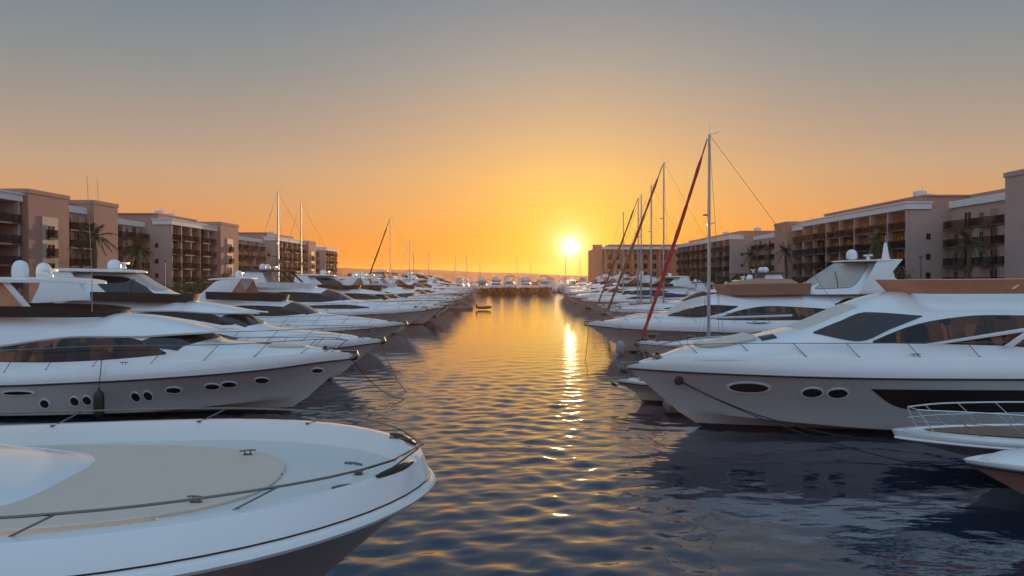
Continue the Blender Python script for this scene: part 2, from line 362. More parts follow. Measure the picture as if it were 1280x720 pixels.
def yacht(c, name='motor_yacht', detail=2):
    H = Hull(c); L = H.L; X = lambda s: L/2-s
    root = empty(name)
    R, rub, sh, inn, U = H.rows()
    g = G()
    for sg in (1, -1): g.grid([[(X(s), sg*y, z) for s, y, z in r] for r in R])
    ends = [r[-1] for r in R]
    g.grid([[(X(s), y, z) for s, y, z in ends], [(X(s), -y, z) for s, y, z in ends]])
    bh = bvh_of(g)
    nb = 2 + 2 + 7          # row index of the rub line
    ga = G(); gb = G()
    for sg in (1, -1):
        ga.grid([[(X(s), sg*y, z) for s, y, z in r] for r in R[:nb]]); gb.grid([[(X(s), sg*y, z) for s, y, z in r] for r in R[nb-1:]])
    for gg_, ee in ((ga, ends[:nb]), (gb, ends[nb-1:])): gg_.grid([[(X(s), y, z) for s, y, z in ee], [(X(s), -y, z) for s, y, z in ee]])
    ga.build('hull', c.get('hull_mat', HULL), root, smooth=32); gb.build('bulwark', c.get('bul_mat', WHITE), root, smooth=32)
    # deck with camber
    g = G()
    g.grid([[(X(s), y*t, z+.05*(1-t*t)) for t in (1, .75, .5, .25, 0, -.25, -.5, -.75, -1)] for s, y, z in inn])
    g.build('deck', DECK, root)
    g = G()
    for sg in (1, -1): g.tube([(X(s), sg*(y+.015), z) for s, y, z in rub], c.get('rubr', .035), 6)
    g.build('rub_rail', c.get('rub_mat', DARKM), root)
    if 'grooves' in c:
        g = G()
        for ri in c['grooves']:
            for sg in (1, -1): g.tube([(X(s), sg*(y+.004), z) for s, y, z in R[ri]], .009, 5)
        g.build('groove_line', RUBBER, root)
    g = G()
    pl = c.get('platform', 1.2); yb = H.ys(L)*.86
    g.prism([(X(L)-pl, .35), (X(L)+.02, .35), (X(L)+.02, .5), (X(L)-pl, .5)], -yb, yb)
    g.build('swim_platform', TEAK, root, bevel=.03)
    # superstructures: rounded lofts
    for si, S in enumerate(c['supers']):
        top = pchip(S['top']); w = pchip(S['w']); n_ = S.get('n', 3.0); k_ = S.get('k', .10); z0 = pchip(S['z0']) if 'z0' in S else (lambda s: H.zs(s)-c.get('dd', .12)-.05)
        s0 = S['top'][0][0]; s1 = S['top'][-1][0]
        def sec(s, extra=0.0, zl=None, topf=None, M=30):
            ww = w(s)+extra; zz = z0(s); tt = (topf or top)(s); h = max(.01, tt-zz)
            a0 = 0.0
            if zl is not None:
                q = min(.98, max(0, (zl(s)-zz)/h)); a0 = math.asin(q**(n_/2))
            out = []
            for j in range(M+1):
                a = a0+(pi-2*a0)*j/M; ca_ = cos(a); sa = sin(a)
                y = math.copysign(abs(ca_)**(2/n_), ca_)*ww; zz2 = zz+h*abs(sa)**(2/n_)
                y *= 1-k_*(zz2-zz)/max(.6, 1)
                out.append((X(s), y, zz2))
            return out
        Ns = S.get('N', 56)
        ss = sorted(set([s0+(s1-s0)*i/Ns for i in range(Ns+1)] + [p[0] for p in S['top']]))
        g = G(); rows = [sec(s) for s in ss]; g.grid(rows)
        g.add(rows[-1], [list(range(len(rows[-1])))]); g.add(rows[0], [list(range(len(rows[0])))])
        bv = bvh_of(g)
        g.build(S.get('name', 'cabin'), S.get('mat', WHITE), root, smooth=S.get('sm', 30))
        if 'roof' in S:
            rf = S['roof']; rt = pchip(rf['top']); rl = pchip(rf['low']); e0, e1 = rf['top'][0][0], rf['top'][-1][0]
            g = G(); outer = []; inner = []
            for i in range(41):
                s = e0+(e1-e0)*i/40
                wf = rf.get('wf', .06)*min(1, (i+1)/5)
                o_ = sec(s, wf, rl, rt); outer.append(o_)
                inner.append([(x, y*(1-.02), z-.07) for x, y, z in o_])
            # round the front lip in plan
            lip = rf.get('lip', .9)
            def bend(rows):
                res = []
                for i, r in enumerate(rows):
                    q = max(0, 1-i/12); wm = max(abs(p[1]) for p in r)+1e-6
                    res.append([(x - lip*q*(y/wm)**2, y, z) for x, y, z in r])
                return res
            outer = bend(outer); inner = bend(inner)
            g.grid(outer); g.grid(inner)
            g.grid([outer[0], inner[0]]); g.grid([outer[-1], inner[-1]])
            g.grid([[r[0] for r in outer], [r[0] for r in inner]]); g.grid([[r[-1] for r in outer], [r[-1] for r in inner]])
            g.build('roof', rf.get('mat', WHITE), root, smooth=35)
        for wn in S.get('side_windows', []):
            for sg in ((1, -1)):
                cols = side_cols(wn['lo'], wn['hi'])
                g = G(); patch(g, bv, [[(X(s), sg*9, z) for s, z in r] for r in cols], (0, -sg, 0), wn.get('off', .012))
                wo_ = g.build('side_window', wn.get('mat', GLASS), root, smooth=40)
                if detail >= 2 and wn.get('seal', True):
                    cols2 = side_cols(wn['lo'], wn['hi'], margin=.035)
                    g = G(); patch(g, bv, [[(X(s), sg*9, z) for s, z in r] for r in cols2], (0, -sg, 0), .004, skirt=.01)
                    g.build('window_seal', RUBBER, wo_, smooth=40)
                    for sm in wn.get('mull', []):
                        a = pchip(wn['lo'])(sm); b = pchip(wn['hi'])(sm)
                        g = G(); patch(g, bv, [[(X(sm+dx*.03 + wn.get('slant', 0)*(j/6-.5)), sg*9, a+(b-a)*j/6) for j in range(7)] for dx in (-1, 1)], (0, -sg, 0), .02)
                        g.build('mullion', wn.get('mull_mat', RUBBER), wo_)
        for wn in S.get('panes', []):   # front glass, seen from above: knots (y, s_fore, s_aft)
            f0 = pchip([(y, a) for y, a, b in wn['k']]); f1 = pchip([(y, b) for y, a, b in wn['k']])
            for (ya, yb_) in wn['split']:
                rws = []
                for i in range(11):
                    y = ya+(yb_-ya)*i/10; a = f0(abs(y)); b = f1(abs(y))
                    rws.append([(X(a+(b-a)*j/10), y, 9) for j in range(11)])
                g = G(); patch(g, bv, rws, (0, 0, -1), .014)
                g.build('windscreen', wn.get('mat', SCREEN), root, smooth=40)
        if 'hatch' in S and detail >= 2:
            for (hs, hy, hr) in S['hatch']:
                g = G(); patch(g, bv, [[(X(hs-hr+2*hr*i/6), hy-hr+2*hr*j/6, 9) for j in range(7)] for i in range(7)], (0, 0, -1), .03)
                g.build('deck_hatch', GLASS, root)
        for pd in S.get('pads', []):
            hw = pchip(pd['k']); a, b = pd['k'][0][0], pd['k'][-1][0]; rws = []
            for i in range(25):
                s = a+(b-a)*(i/24)**2.3; h_ = hw(s); rws.append([(X(s + (pd.get('aft', 0)*(q/12*2-1)**2 if i == 24 else 0)), h_*(q/12*2-1), 9) for q in range(13)])
            g = G(); patch(g, bv, rws, (0, 0, -1), pd.get('off', .05), skirt=.08)
            pad_o = g.build('sunpad', pd.get('mat', CUSH), root, smooth=50)
            lp = [(r[0]) for r in rws] + rws[-1][1:] + [r[-1] for r in rws[-2::-1]]
            pts = [hit(bv, p, (0, 0, -1), pd.get('off', .05)) for p in lp]
            g = G(); g.tube([p[0] for p in pts if p], .014, 5, caps=False); g.build('piping', pd.get('pipe', CREAM), pad_o)
        if 'pad' in S and detail >= 2:
            a, b, wy = S['pad']; rws = []
            for i in range(17):
                t = i/16; hw = wy*(1-abs(2*t-1)**4*.35)
                rws.append([(X(a+(b-a)*t), -hw+2*hw*j/12, 9) for j in range(13)])
            g = G(); patch(g, bv, rws, (0, 0, -1), .07, skirt=.1); g.build('sunpad', CREAM, root)
    # flybridge coamings: outline wall in plan with flare
    for F in c.get('walls', []):
        zt = pchip(F['zt']); zb = pchip(F['zb']); s0, s1, hw = F['s0'], F['s1'], F['hw']; nose = F.get('nose', 1.2)
        path = []
        for i in range(25):
            a = pi/2*i/12 - pi/2 if i <= 24 else 0
            a = -pi/2 + pi*i/24
            path.append((s0+nose*(1-abs(cos(a))**.8), hw*math.copysign(abs(sin(a))**.75, sin(a))))
        path = [(s1, -hw)] + [(s1-(s1-path[0][0])*t/6, -hw) for t in range(1, 6)] + path + [(path[-1][0]+(s1-path[-1][0])*t/6, hw) for t in range(1, 7)]
        fl = F.get('flare', .12); g = G(); rows = []
        for (u, k, th) in ((0, 0, 0), (.33, .33, 0), (.66, .66, 0), (1, 1, 0), (1, 1, -.06), (0, 0, -.06)):
            r = []
            for s, y in path:
                sy = y/hw; sx_ = 1-min(1, (s-s0)/nose) if s < s0+nose else 0
                e = fl*k+th
                r.append((X(s)+sx_*e*1.5, y+sy*e, zb(s)+(zt(s)-zb(s))*u))
            rows.append(r)
        g.grid(rows); g.build(F.get('name', 'flybridge_screen'), F.get('mat', BROWNC), root, smooth=40)
    for P_ in c.get('prisms', []):
        for sg in P_.get('sides', (1, -1)):
            y0, y1 = P_['y']
            g = G(); g.prism([(X(s), z) for s, z in P_['poly']], sg*y0, sg*y1, lean=P_.get('lean', 0))
            g.build(P_['name'], P_.get('mat', WHITE), root, bevel=P_.get('bev', .025))
    for T in c.get('hardtops', []):
        s0, s1, hw, z = T['s0'], T['s1'], T['hw'], pchip(T['z']); th = T.get('th', .14)
        g = G(); top_, bot = [], []
        for i in range(25):
            t = i/24; s = s0+(s1-s0)*t; k = (1-abs(2*t-1)**5)**.5
            hww = max(.02, hw*(0.45+.55*k)) if 0 < t < 1 else hw*.45
            top_.append([(X(s), hww*q, z(s)+th*(.5+.5*(1-q**4))*(.35+.65*k)) for q in (-1, -.92, -.7, -.35, 0, .35, .7, .92, 1)])
            bot.append([(X(s), hww*q, z(s)) for q in (-1, -.92, -.7, -.35, 0, .35, .7, .92, 1)])
        g.grid(top_); g.grid(bot); g.grid([[r[0] for r in top_], [r[0] for r in bot]]); g.grid([[r[-1] for r in top_], [r[-1] for r in bot]])
        g.grid([top_[0], bot[0]]); g.grid([top_[-1], bot[-1]])
        g.build('hardtop', T.get('mat', WHITE), root, smooth=50)
    for (s, y, z, r, h) in c.get('domes', []):
        g = G(); dome(g, X(s), y, z, r, h); g.lathe([(0, -.1), (r*.5, -.1), (r*.5, .01)], (X(s), y, z), 12); g.build('satellite_dome', WHITE, root)
    for (s, y, z, wd) in c.get('radars', []):
        g = G(); g.lathe([(0, 0), (.13, 0), (.10, .22), (0, .24)], (X(s), y, z), 12)
        g.box(X(s)-.06, X(s)+.06, y-wd/2, y+wd/2, z+.24, z+.36); g.build('radar', WHITE, root, bevel=.02)
    for (s, y, z, h) in c.get('whips', []):
        g = G(); g.tube([(X(s), y, z), (X(s), y, z+h*.3), (X(s)-.03*h, y, z+h)], .018, 5, r2=.008); g.build('antenna', ROPEL, root)
    for (s, y, z, h) in c.get('masts', []):    # short tapered radar mast
        g = G(); g.prism([(X(s)-.34, z), (X(s)+.2, z), (X(s)+.02, z+h), (X(s)-.10, z+h)], y-.09, y+.09)
        g.tube([(X(s)-.06, y, z+h), (X(s)-.06, y, z+h+.5)], .02, 5); g.build('radar_mast', WHITE, root, bevel=.02)
    # hull portholes and windows
    for (s, z, rs, rz) in c.get('ports', []):
        for sg in (1, -1):
            g = G(); patch(g, bh, [[(X(a), sg*9, b) for a, b in r] for r in ellipse_cols(s, z, rs*1.14+.015, rz*1.18+.02)], (0, -sg, 0), .03)
            rim = g.build('porthole', WHITE, root)
            g = G(); patch(g, bh, [[(X(a), sg*9, b) for a, b in r] for r in ellipse_cols(s, z, rs, rz)], (0, -sg, 0), .034)
            g.build('pane', GLASS, rim)
    for wn in c.get('hull_windows', []):
        for sg in (1, -1):
            g = G(); patch(g, bh, [[(X(s), sg*9, z) for s, z in r] for r in side_cols(wn['lo'], wn['hi'])], (0, -sg, 0), .012)
            g.build('hull_window', GLASS, root)
    # bow rail
    if 'rail' in c:
        r_ = c['rail']; rh = pchip(r_['h']); st = r_['st']; lean = r_.get('lean', .3); ins = .09; se = r_['end']; sb = r_.get('start', .35)
        def rp(s, sg, top=True):
            y = max(.0, H.ys(s)-ins-(0 if not top else .03)); return Vector((X(s), sg*y, H.zs(s)+(rh(s) if top else 0)))
        g = G(); line = [rp(se-(se-sb)*i/40, 1) for i in range(41)] + [rp(sb+(se-sb)*i/40, -1) for i in range(41)]
        tip = r_.get('tip', .0)
        g.tube(line, r_.get('r', .018), 6)
        mid = [p - Vector((0, 0, rh(L/2-p.x)*.5)) for p in line] if r_.get('mid') else None
        if mid: g.tube(mid, .009, 5)
        rail_o = g.build('railing', STEEL, root) if detail >= 3 or not st else None
        for s in st:
            for sg in (1, -1):
                a = rp(s, sg, False); b = rp(max(sb, s-lean), sg)
                tgt = G() if detail >= 3 else g
                tgt.tube([a, b], .014, 5)
                tgt.lathe([(0, 0), (.04, 0), (.04, .012), (.015, .03)], tuple(a), 8)
                if detail >= 3: tgt.build('stanchion', STEEL, rail_o)
        if rail_o is None: g.build('railing', STEEL, root)
    if detail >= 2 and c.get('anchor', True):
        # anchor on its roller, windlass, cleats
        g = G(); z = H.zs(0.2)
        g.box(X(.55), X(-.12), -.07, .07, z-.03, z+.05)
        g.tube([(X(.5), 0, z+.08), (X(-.15), 0, z+.05), (X(-.22), 0, z-.15)], .03, 6)
        for sg in (1, -1):
            g.add([(X(-.2), 0, z-.12), (X(-.02), sg*.2, z-.22), (X(.12), sg*.03, z-.36), (X(-.16), 0, z-.30)], [[0, 1, 2, 3]])
        g.build('anchor', STEEL, root, weld=False)
        g = G(); zz = H.zs(1.3)-c.get('dd', .12)+.03; g.lathe([(0, 0), (.14, 0), (.12, .12), (.07, .16), (.11, .22), (0, .25)], (X(1.15), 0, zz), 12); g.build('windlass', STEEL, root)
        for s in c.get('cleats', (1.0, L*.45)):
            for sg in (1, -1):
                y = H.ys(s)-.09; zz = H.zs(s)+.01
                g = G(); g.tube([(X(s)-.16, sg*y, zz+.09), (X(s)+.16, sg*y, zz+.09)], .018, 6)
                for dx in (-.06, .06): g.tube([(X(s)+dx, sg*y, zz), (X(s)+dx, sg*y, zz+.09)], .016, 6)
                g.build('cleat', STEEL, root)
    root['L'] = L
    return root
def put_yacht(o, bowx, y, side, label, group=None, s=1.0, rot=0.0, roll=0.0):
    """side -1: bow towards +X (left row); side +1: bow towards -X (right row)"""
    L = o['L']*s
    if side < 0: x = bowx - L/2*cos(rot); rz = rot
    else: x = bowx + L/2*cos(rot); rz = pi+rot
    place(o, x, y, 0, rz, label, group, s); return o

# ------------------------------------------------------------------ water, land
def wave_h(x, y, ngrid):
    rng = np.random.RandomState(11)
    h = np.zeros_like(x)
    for i in range(72):
        lam = 0.34*(1.062**i) if i < 40 else 0.6+rng.rand()*1.1
        th = rng.normal(0.0, 0.7)*(1 if i % 2 else 2.2)
        k = 2*pi/lam; a = 0.0027*lam**1.1*(1.0 if lam < 1.15 else (1.15/lam)**2.0)
        att = np.clip((lam/(ngrid*3.0)-.6)/.8, 0, 1)
        ph = rng.rand()*2*pi
        h += att*a*np.sin(k*(x*np.sin(th)+y*np.cos(th)) + ph + 0.6*np.sin(0.35*x+ph)+0.5*np.sin(.27*y+2*ph))
    return h
def calm(x, y):
    # sheltered water between the moored boats
    r = 1/(1+np.exp(-(x-(3.0+.03*y))/1.2)); l = 1/(1+np.exp((x+(4.8+.012*y))/1.0))
    return 1 - .86*r*np.clip(1.25-(y/200), 0, 1) - .45*l
def axis_coords(a, b, fine, growth, lim_lo, lim_hi):
    xs = list(np.arange(a, b, fine)); st = fine; x = xs[-1]
    while x < lim_hi: st *= growth; x += st; xs.append(x)
    lo = []; st = fine; x = a
    while x > lim_lo: st *= growth; x -= st; lo.append(x)
    return np.array(lo[::-1]+xs)
xs = axis_coords(-9, 14, .085, 1.035, -1700, 1700); ysx = axis_coords(8, 34, .085, 1.022, -60, 1450)
Xg, Yg = np.meshgrid(xs, ysx); dx = np.gradient(xs)[None, :]; dy = np.gradient(ysx)[:, None]
Hh = wave_h(Xg, Yg, np.maximum(dx, dy)+0*Xg)*calm(Xg, Yg)
nv = Xg.size; co = np.stack([Xg.ravel(), Yg.ravel(), Hh.ravel()], 1).astype(np.float32)
ni, nj = Xg.shape; idx = np.arange(nv).reshape(ni, nj)
q = np.stack([idx[:-1, :-1], idx[:-1, 1:], idx[1:, 1:], idx[1:, :-1]], -1).reshape(-1, 4)
me = bpy.data.meshes.new('water'); me.vertices.add(nv); me.vertices.foreach_set('co', co.ravel())
me.loops.add(q.size); me.loops.foreach_set('vertex_index', q.ravel().astype(np.int32)); me.polygons.add(len(q))
me.polygons.foreach_set('loop_start', np.arange(0, q.size, 4, dtype=np.int32))
me.update(calc_edges=True); me.validate()
me.polygons.foreach_set('use_smooth', np.ones(len(me.polygons), dtype=bool))
water = bpy.data.objects.new('water', me); COL.objects.link(water); tag(water, kind='structure')
m, t, b = new_mat('sea_water'); me.materials.append(m)
b.inputs['Base Color'].default_value = (0.005, 0.020, 0.042, 1); b.inputs['Roughness'].default_value = 0.03; b.inputs['IOR'].default_value = 1.7
tcn = t.nodes.new('ShaderNodeTexCoord'); mp = t.nodes.new('ShaderNodeMapping'); mp.inputs['Scale'].default_value = (0.55, 1.0, 1); t.links.new(tcn.outputs['Object'], mp.inputs[0])
hs = None
for sc_, am in ((0.9, 1.0), (2.6, .36), (7.0, .10)):
    n = t.nodes.new('ShaderNodeTexNoise'); n.inputs['Scale'].default_value = sc_; n.inputs['Detail'].default_value = 2.5; n.inputs['Roughness'].default_value = .5
    t.links.new(mp.outputs[0], n.inputs['Vector'])
    mm = t.nodes.new('ShaderNodeMath'); mm.operation = 'MULTIPLY_ADD'; mm.inputs[1].default_value = am
    t.links.new(n.outputs['Fac'], mm.inputs[0])
    if hs: t.links.new(hs, mm.inputs[2])
    else: mm.inputs[2].default_value = 0
    hs = mm.outputs[0]
bp = t.nodes.new('ShaderNodeBump'); bp.inputs['Strength'].default_value = 1.0; bp.inputs['Distance'].default_value = 0.022
t.links.new(hs, bp.inputs['Height']); t.links.new(bp.outputs['Normal'], b.inputs['Normal'])

GROUND = simple('quay_paving', (0.22, 0.19, 0.17), 0.85, var=0.2, vscale=.5)
HILL = simple('dry_hill', (0.16, 0.11, 0.08), 0.95, var=0.2, vscale=.01)
def slab(name, x0, x1, y0, y1, z0, z1, mat, kind='structure'):
    g = G(); g.box(x0, x1, y0, y1, z0, z1); o = g.build(name, mat, smooth=0); tag(o, kind=kind); return o
slab('quay_ground', -600, -47.0, -50, 470, -2, 1.55, GROUND)
slab('quay_ground', 43.5, 600, -50, 470, -2, 1.55, GROUND)
g = G()
rows = []
rr = random.Random(5)
prof = pchip([(-1800, 22), (-900, 40), (-420, 44), (-150, 40), (0, 25), (120, 13), (400, 7), (900, 14), (1800, 20)])
for j in range(13):
    v = j/12; rows.append([(x, 1150+v*250, -3+(prof(x)*.42+3+1.0*sin(x*.013)+.6*sin(x*.041+1))*sin(min(1, v*1.6)*pi/2)) for x in range(-1600, 1601, 30)])
g.grid(rows); tag(g.build('hills', HILL), kind='structure')
slab('breakwater', -600, 600, 470, 490, -2, 1.6, GROUND)

# ------------------------------------------------------------------ buildings
STUC = simple('mauve_stucco', (0.46, 0.325, 0.28), 0.9, var=0.10, vscale=.35, bump=.2, bscale=8)
STUCT = simple('terracotta_stucco', (0.42, 0.235, 0.185), 0.9, var=0.10, vscale=.35, bump=.2, bscale=8)
STUCD = simple('recess_stucco', (0.25, 0.165, 0.135), 0.9, var=0.10, vscale=.5)
CORN = simple('pale_cornice', (0.74, 0.71, 0.68), 0.8, var=0.08, vscale=.6)
FRAMEM = simple('pale_window_frame', (0.45, 0.36, 0.29), 0.7)
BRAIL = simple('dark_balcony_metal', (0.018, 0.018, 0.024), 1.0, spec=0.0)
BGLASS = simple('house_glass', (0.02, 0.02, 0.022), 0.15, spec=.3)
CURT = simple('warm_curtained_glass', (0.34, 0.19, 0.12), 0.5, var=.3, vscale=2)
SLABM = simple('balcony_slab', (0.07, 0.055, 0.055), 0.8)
MESHC = {}
def mesh_obj(key, name, mat, fn, parent, loc, smooth=0, **kw):
    """one mesh shared by all equal pieces"""
    if key in MESHC:
        o = bpy.data.objects.new(name, MESHC[key]); COL.objects.link(o); o.parent = parent; o.location = loc; return o
    g = G(); fn(g); o = g.build(name, mat, parent, smooth=smooth, **kw); o.location = loc; MESHC[key] = o.data; return o
class Block:
    """facade runs along Y at x = xf; u = along Y, v = outwards (ox = +1 or -1)"""
    def __init__(self, root, xf, ox, y0): self.r = root; self.xf = xf; self.ox = ox; self.y0 = y0
    def P(self, u, v, z): return (self.ox*v, u-self.y0, z)
    def bx(self, g, u0, u1, v0, v1, z0, z1, mi=0):
        a, b = sorted((self.ox*v0, self.ox*v1)); g.box(a, b, u0-self.y0, u1-self.y0, z0, z1, mi)
    def balcony(self, u0, u1, v0, v1, z):
        w = round(u1-u0, 1); d = round(v1-v0, 1); key = ('bal', w, d, self.ox)
        def slabf(g):
            a, b = sorted((0, self.ox*d)); g.box(a, b, -w/2, w/2, -.11, .11)
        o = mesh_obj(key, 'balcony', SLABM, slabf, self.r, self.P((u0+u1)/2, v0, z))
        def railf(g):
            X0 = self.ox*(d-.06)
            def bar(xa, xb, ya, yb, za, zb): g.box(min(xa, xb), max(xa, xb), min(ya, yb), max(ya, yb), za, zb)
            for q in range(7):
                zz = .14+q*.135; bar(X0-.02, X0+.02, -w/2+.03, w/2-.03, zz, zz+.095)
                for sg in (1, -1): y = sg*(w/2-.03); bar(0.02*self.ox, X0, y-.02, y+.02, zz, zz+.095)
            k = max(2, int(w/1.2))
            for i in range(k+1): y = -w/2+.05+(w-.1)*i/k; bar(X0-.045, X0-.0201, y-.03, y+.03, .11, 1.08)
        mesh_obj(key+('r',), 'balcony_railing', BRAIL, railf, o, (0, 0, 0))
    def window(self, u, v, z, w, h, mat=BGLASS, frame=True, fm=None):
        key = ('win', w, h, mat.name, self.ox)
        def fr(g):
            X0, X1 = sorted((0.0, self.ox*.09)); t_ = .09
            g.box(X0, X1, -w/2-t_, -w/2, -t_, h+t_); g.box(X0, X1, w/2, w/2+t_, -t_, h+t_); g.box(X0, X1, -w/2, w/2, h, h+t_); g.box(X0, X1, -w/2, w/2, -t_, 0)
            g.box(X0, X1, -.03, .03, 0, h)
        o = mesh_obj(key, 'window', fm or FRAMEM, fr, self.r, self.P(u, v, z))
        def gl(g):
            a, b = sorted((self.ox*.0, self.ox*.045)); g.box(a, b, -w/2, w/2, 0, h)
        mesh_obj(key+('g',), 'pane', mat, gl, o, (0, 0, 0))
    def loggia(self, u0, u1, v, ztop, n, floors=(4.3, 6.7, 9.1, 11.5, 0), z0=1.5, rec=2.6, depth=14, pen=True, cams=True):
        g = G(); bx = self.bx
        bx(g, u0, u1, v-depth, v-rec, z0, ztop-.9)          # body
        bx(g, u0, u0+.55, v-rec+.003, v-.15, z0, ztop-.9); bx(g, u1-.55, u1, v-rec+.003, v-.15, z0, ztop-.9)
        g.build('wall', STUC, self.r, smooth=0)
        step = (u1-u0)/n
        for i in range(n+1):
            u = u0+step*i; w = .42
            if i in (0, n): u += (.3 if i == 0 else -.3)
            mesh_obj(('col', ztop, w, self.ox), 'column', STUC, lambda g: g.box(-.3, .3, -w/2, w/2, z0, ztop-.9), self.r, self.P(u, v-.3+.18, 0))
        g = G(); bx(g, u0-.25, u1+.25, v-2.9, v+.35, ztop-.9, ztop); bx(g, u0-.4, u1+.4, v-3.0, v+.5, ztop-.12, ztop+.06); g.build('cornice', CORN, self.r, smooth=0)
        rnd2 = random.Random(int(u0*3+v))
        for q in range(3):
            uu = rnd2.uniform(u0+4, u1-3) if u1-u0 > 9 else u0+2; zz = ztop+(1.2 if pen else .06); self.roof_unit(uu, v-rnd2.uniform(4.5, 8), zz)
        if pen:
            g = G(); bx(g, u0+2.5, u1-1.5, v-depth+1, v-3.1, ztop-.9, ztop+1.1); bx(g, u0+2.3, u1-1.3, v-depth+.8, v-2.98, ztop+1.0, ztop+1.2); g.build('parapet', STUCT, self.r, smooth=0)
        rnd = random.Random(int(u0*7))
        for i in range(n):
            a = u0+step*i+.35; b = u0+step*(i+1)-.35
            for f in floors[:-1]:
                self.balcony(a, b, v-rec, v+.3+(.25 if i % 2 else .0), f)
                self.window((a+b)/2 + rnd.choice((-.5, .3, .6)), v-rec, f+.12, 1.9, 1.9, rnd.choice((BGLASS, BGLASS, BGLASS, CURT)))
            self.window((a+b)/2, v-rec, 1.7, 1.8, 2.1)
    def roof_unit(self, u, v, z):
        def f(g):
            g.box(-.7, .7, -.5, .5, .0, .8); g.lathe([(0, .8), (.38, .8), (.38, .9), (0, .9)], (0, 0, 0), 10)
            g.tube([(.5, .3, 0), (.5, .3, 1.5)], .04, 5)
        mesh_obj(('ac',), 'roof_unit', CORN, f, self.r, self.P(u, v, z))
    def endwall(self, u, v0, v1, ztop, slits=True):   # tiny windows in the wall that faces the camera
        for k, z in enumerate((5.2, 7.6, 10.2)):
            for off in (.5,):
                def fr(g): g.box(-.28, .28, -.05, 0, 0, .75)
                mesh_obj(('slit',), 'window', BGLASS, fr, self.r, ((self.ox*(v0+(v1-v0)*off)), u-self.y0, z))
    def wing(self, u0, u1, v, ztop, n, floors=(4.3, 6.7, 9.1, 11.4), z0=1.5, depth=12, seed=0):
        g = G(); bx = self.bx; bx(g, u0, u1, v-depth, v, z0, ztop-.8); g.build('wall', STUC, self.r, smooth=0)
        g = G(); bx(g, u0, u1, v-2, v+.3, ztop-.8, ztop+.05); g.build('cornice', CORN, self.r, smooth=0)
        g = G(); bx(g, u0+.5, u1-.5, v-depth+1, v-2.1, ztop-.8, ztop+.9); g.build('parapet', STUCT, self.r, smooth=0)
        step = (u1-u0)/n; rnd = random.Random(seed+int(u0))
        for i in range(n):
            c = u0+step*(i+.5)
            for f in floors:
                self.window(c-step*.22, v, f+.15, 1.4, 1.85, rnd.choice((BGLASS, BGLASS, BGLASS, CURT)))
                if rnd.random() < .7: self.window(c+step*.25, v, f+.45, .8, 1.3)
                w = step*(.86 if i % 2 else .62); self.balcony(c-w/2-step*.03, c+w/2-step*.03, v+.0, v+1.3, f)
            self.window(c, v, 1.9, 1.6, 1.9)
    def tower(self, u0, u1, v, ztop, z0=1.5, depth=13, strip=True, mat=None, front=True):
        g = G(); bx = self.bx; bx(g, u0, u1, v-depth, v, z0, ztop); bx(g, u0-.12, u1+.12, v-depth-.1, v+.12, ztop-.45, ztop+.05); g.build('wall', mat or STUCT, self.r, smooth=0)
        c = (u0+u1)/2; h = ztop-z0
        if strip:
            w = min(2.6, (u1-u0)*.5); zb, zt = z0+h*.28, z0+h*.76
            g = G(); bx(g, c-w/2-.35, c+w/2+.35, v+.003, v+.10, zb-.4, zt+.4); g.build('window_surround', FRAMEM, self.r, smooth=0)
            nn = 3 if h > 11 else 2; hh = (zt-zb)/nn
            for k in range(nn):
                self.window(c, v+.10, zb+hh*k+.2, round(w*.6, 2), round(hh*.62, 2))
                if k: 
                    self.balcony(c-w*.35, c+w*.35, v+.1, v+.6, zb+hh*k+.08)
        # front that faces the camera: slits
        if front:
            for z in (4.5, 7.5, 10.5):
                if z < ztop-2: mesh_obj(('slit2',), 'window', BGLASS, lambda g: g.box(-.4, .4, -.06, 0, 0, 1.2), self.r, (self.ox*(v-2.4), u0-self.y0, z))
def new_building(xf, ox, y0, label):
    r = empty('apartment_building', (xf, y0, 0)); tag(r, label, 'building', 'terracotta apartment buildings along both quays'); return Block(r, xf, ox, y0)
XL, XR = -57.0, 51.0
B = new_building(XL, 1, 60, 'mauve apartment building nearest on the left quay with tall framed window tower')
B.loggia(62, 92.5, 0, 15.0, 6, pen=False); B.tower(93, 101.5, .8, 15.6); B.wing(101.5, 108, -.6, 14.6, 2); B.tower(108, 114.5, .6, 15.7, strip=False)
B = new_building(XL, 1, 115, 'left quay apartment building with pale cornice over open columned balconies')
B.wing(114.6, 133.5, -4.5, 14.4, 4, seed=3); B.loggia(133.5, 154, 0, 15.0, 5); B.endwall(133.5, -3.4, -1.2, 15); B.tower(154, 164, .9, 15.9)
B = new_building(XL, 1, 165, 'low stepped apartment building behind bare masts on the left quay')
B.wing(164, 193.5, -3.5, 14.3, 5, seed=9); B.loggia(193.5, 221, 0, 15.0, 6); B.endwall(193.5, -2.6, -1.0, 15); B.tower(221, 229, .8, 15.2)
B = new_building(XL, 1, 230, 'last dark apartment building at the far end of the left quay')
B.wing(229, 243, -2.5, 13.8, 3, seed=5); B.loggia(243, 259, .2, 14.2, 4, pen=False)
B = new_building(XR, -1, 55, 'tall apartment building at the right edge with stepped parapet')
B.loggia(52, 74, -1.0, 15.4, 5, pen=False); B.tower(74, 81.2, 1.0, 15.9, strip=False, mat=STUC)
B = new_building(XR, -1, 93, 'large right quay apartment building with long dark balconies and blank end wall')
B.wing(81.2, 103, -5.5, 15.0, 4, seed=2); B.loggia(103, 140, 0, 15.0, 7); B.endwall(103, -3.6, -1.6, 15); B.tower(146, 153, .8, 15.4, strip=False)
B.loggia(140, 146, -.4, 14.6, 1, pen=False)
B = new_building(XR, -1, 153, 'right quay apartment building behind the tallest sailboat mast')
B.wing(153, 186.5, -5.5, 14.6, 5, seed=12); B.loggia(186.5, 246, 0, 15.0, 10); B.endwall(186.5, -3.8, -1.5, 15)
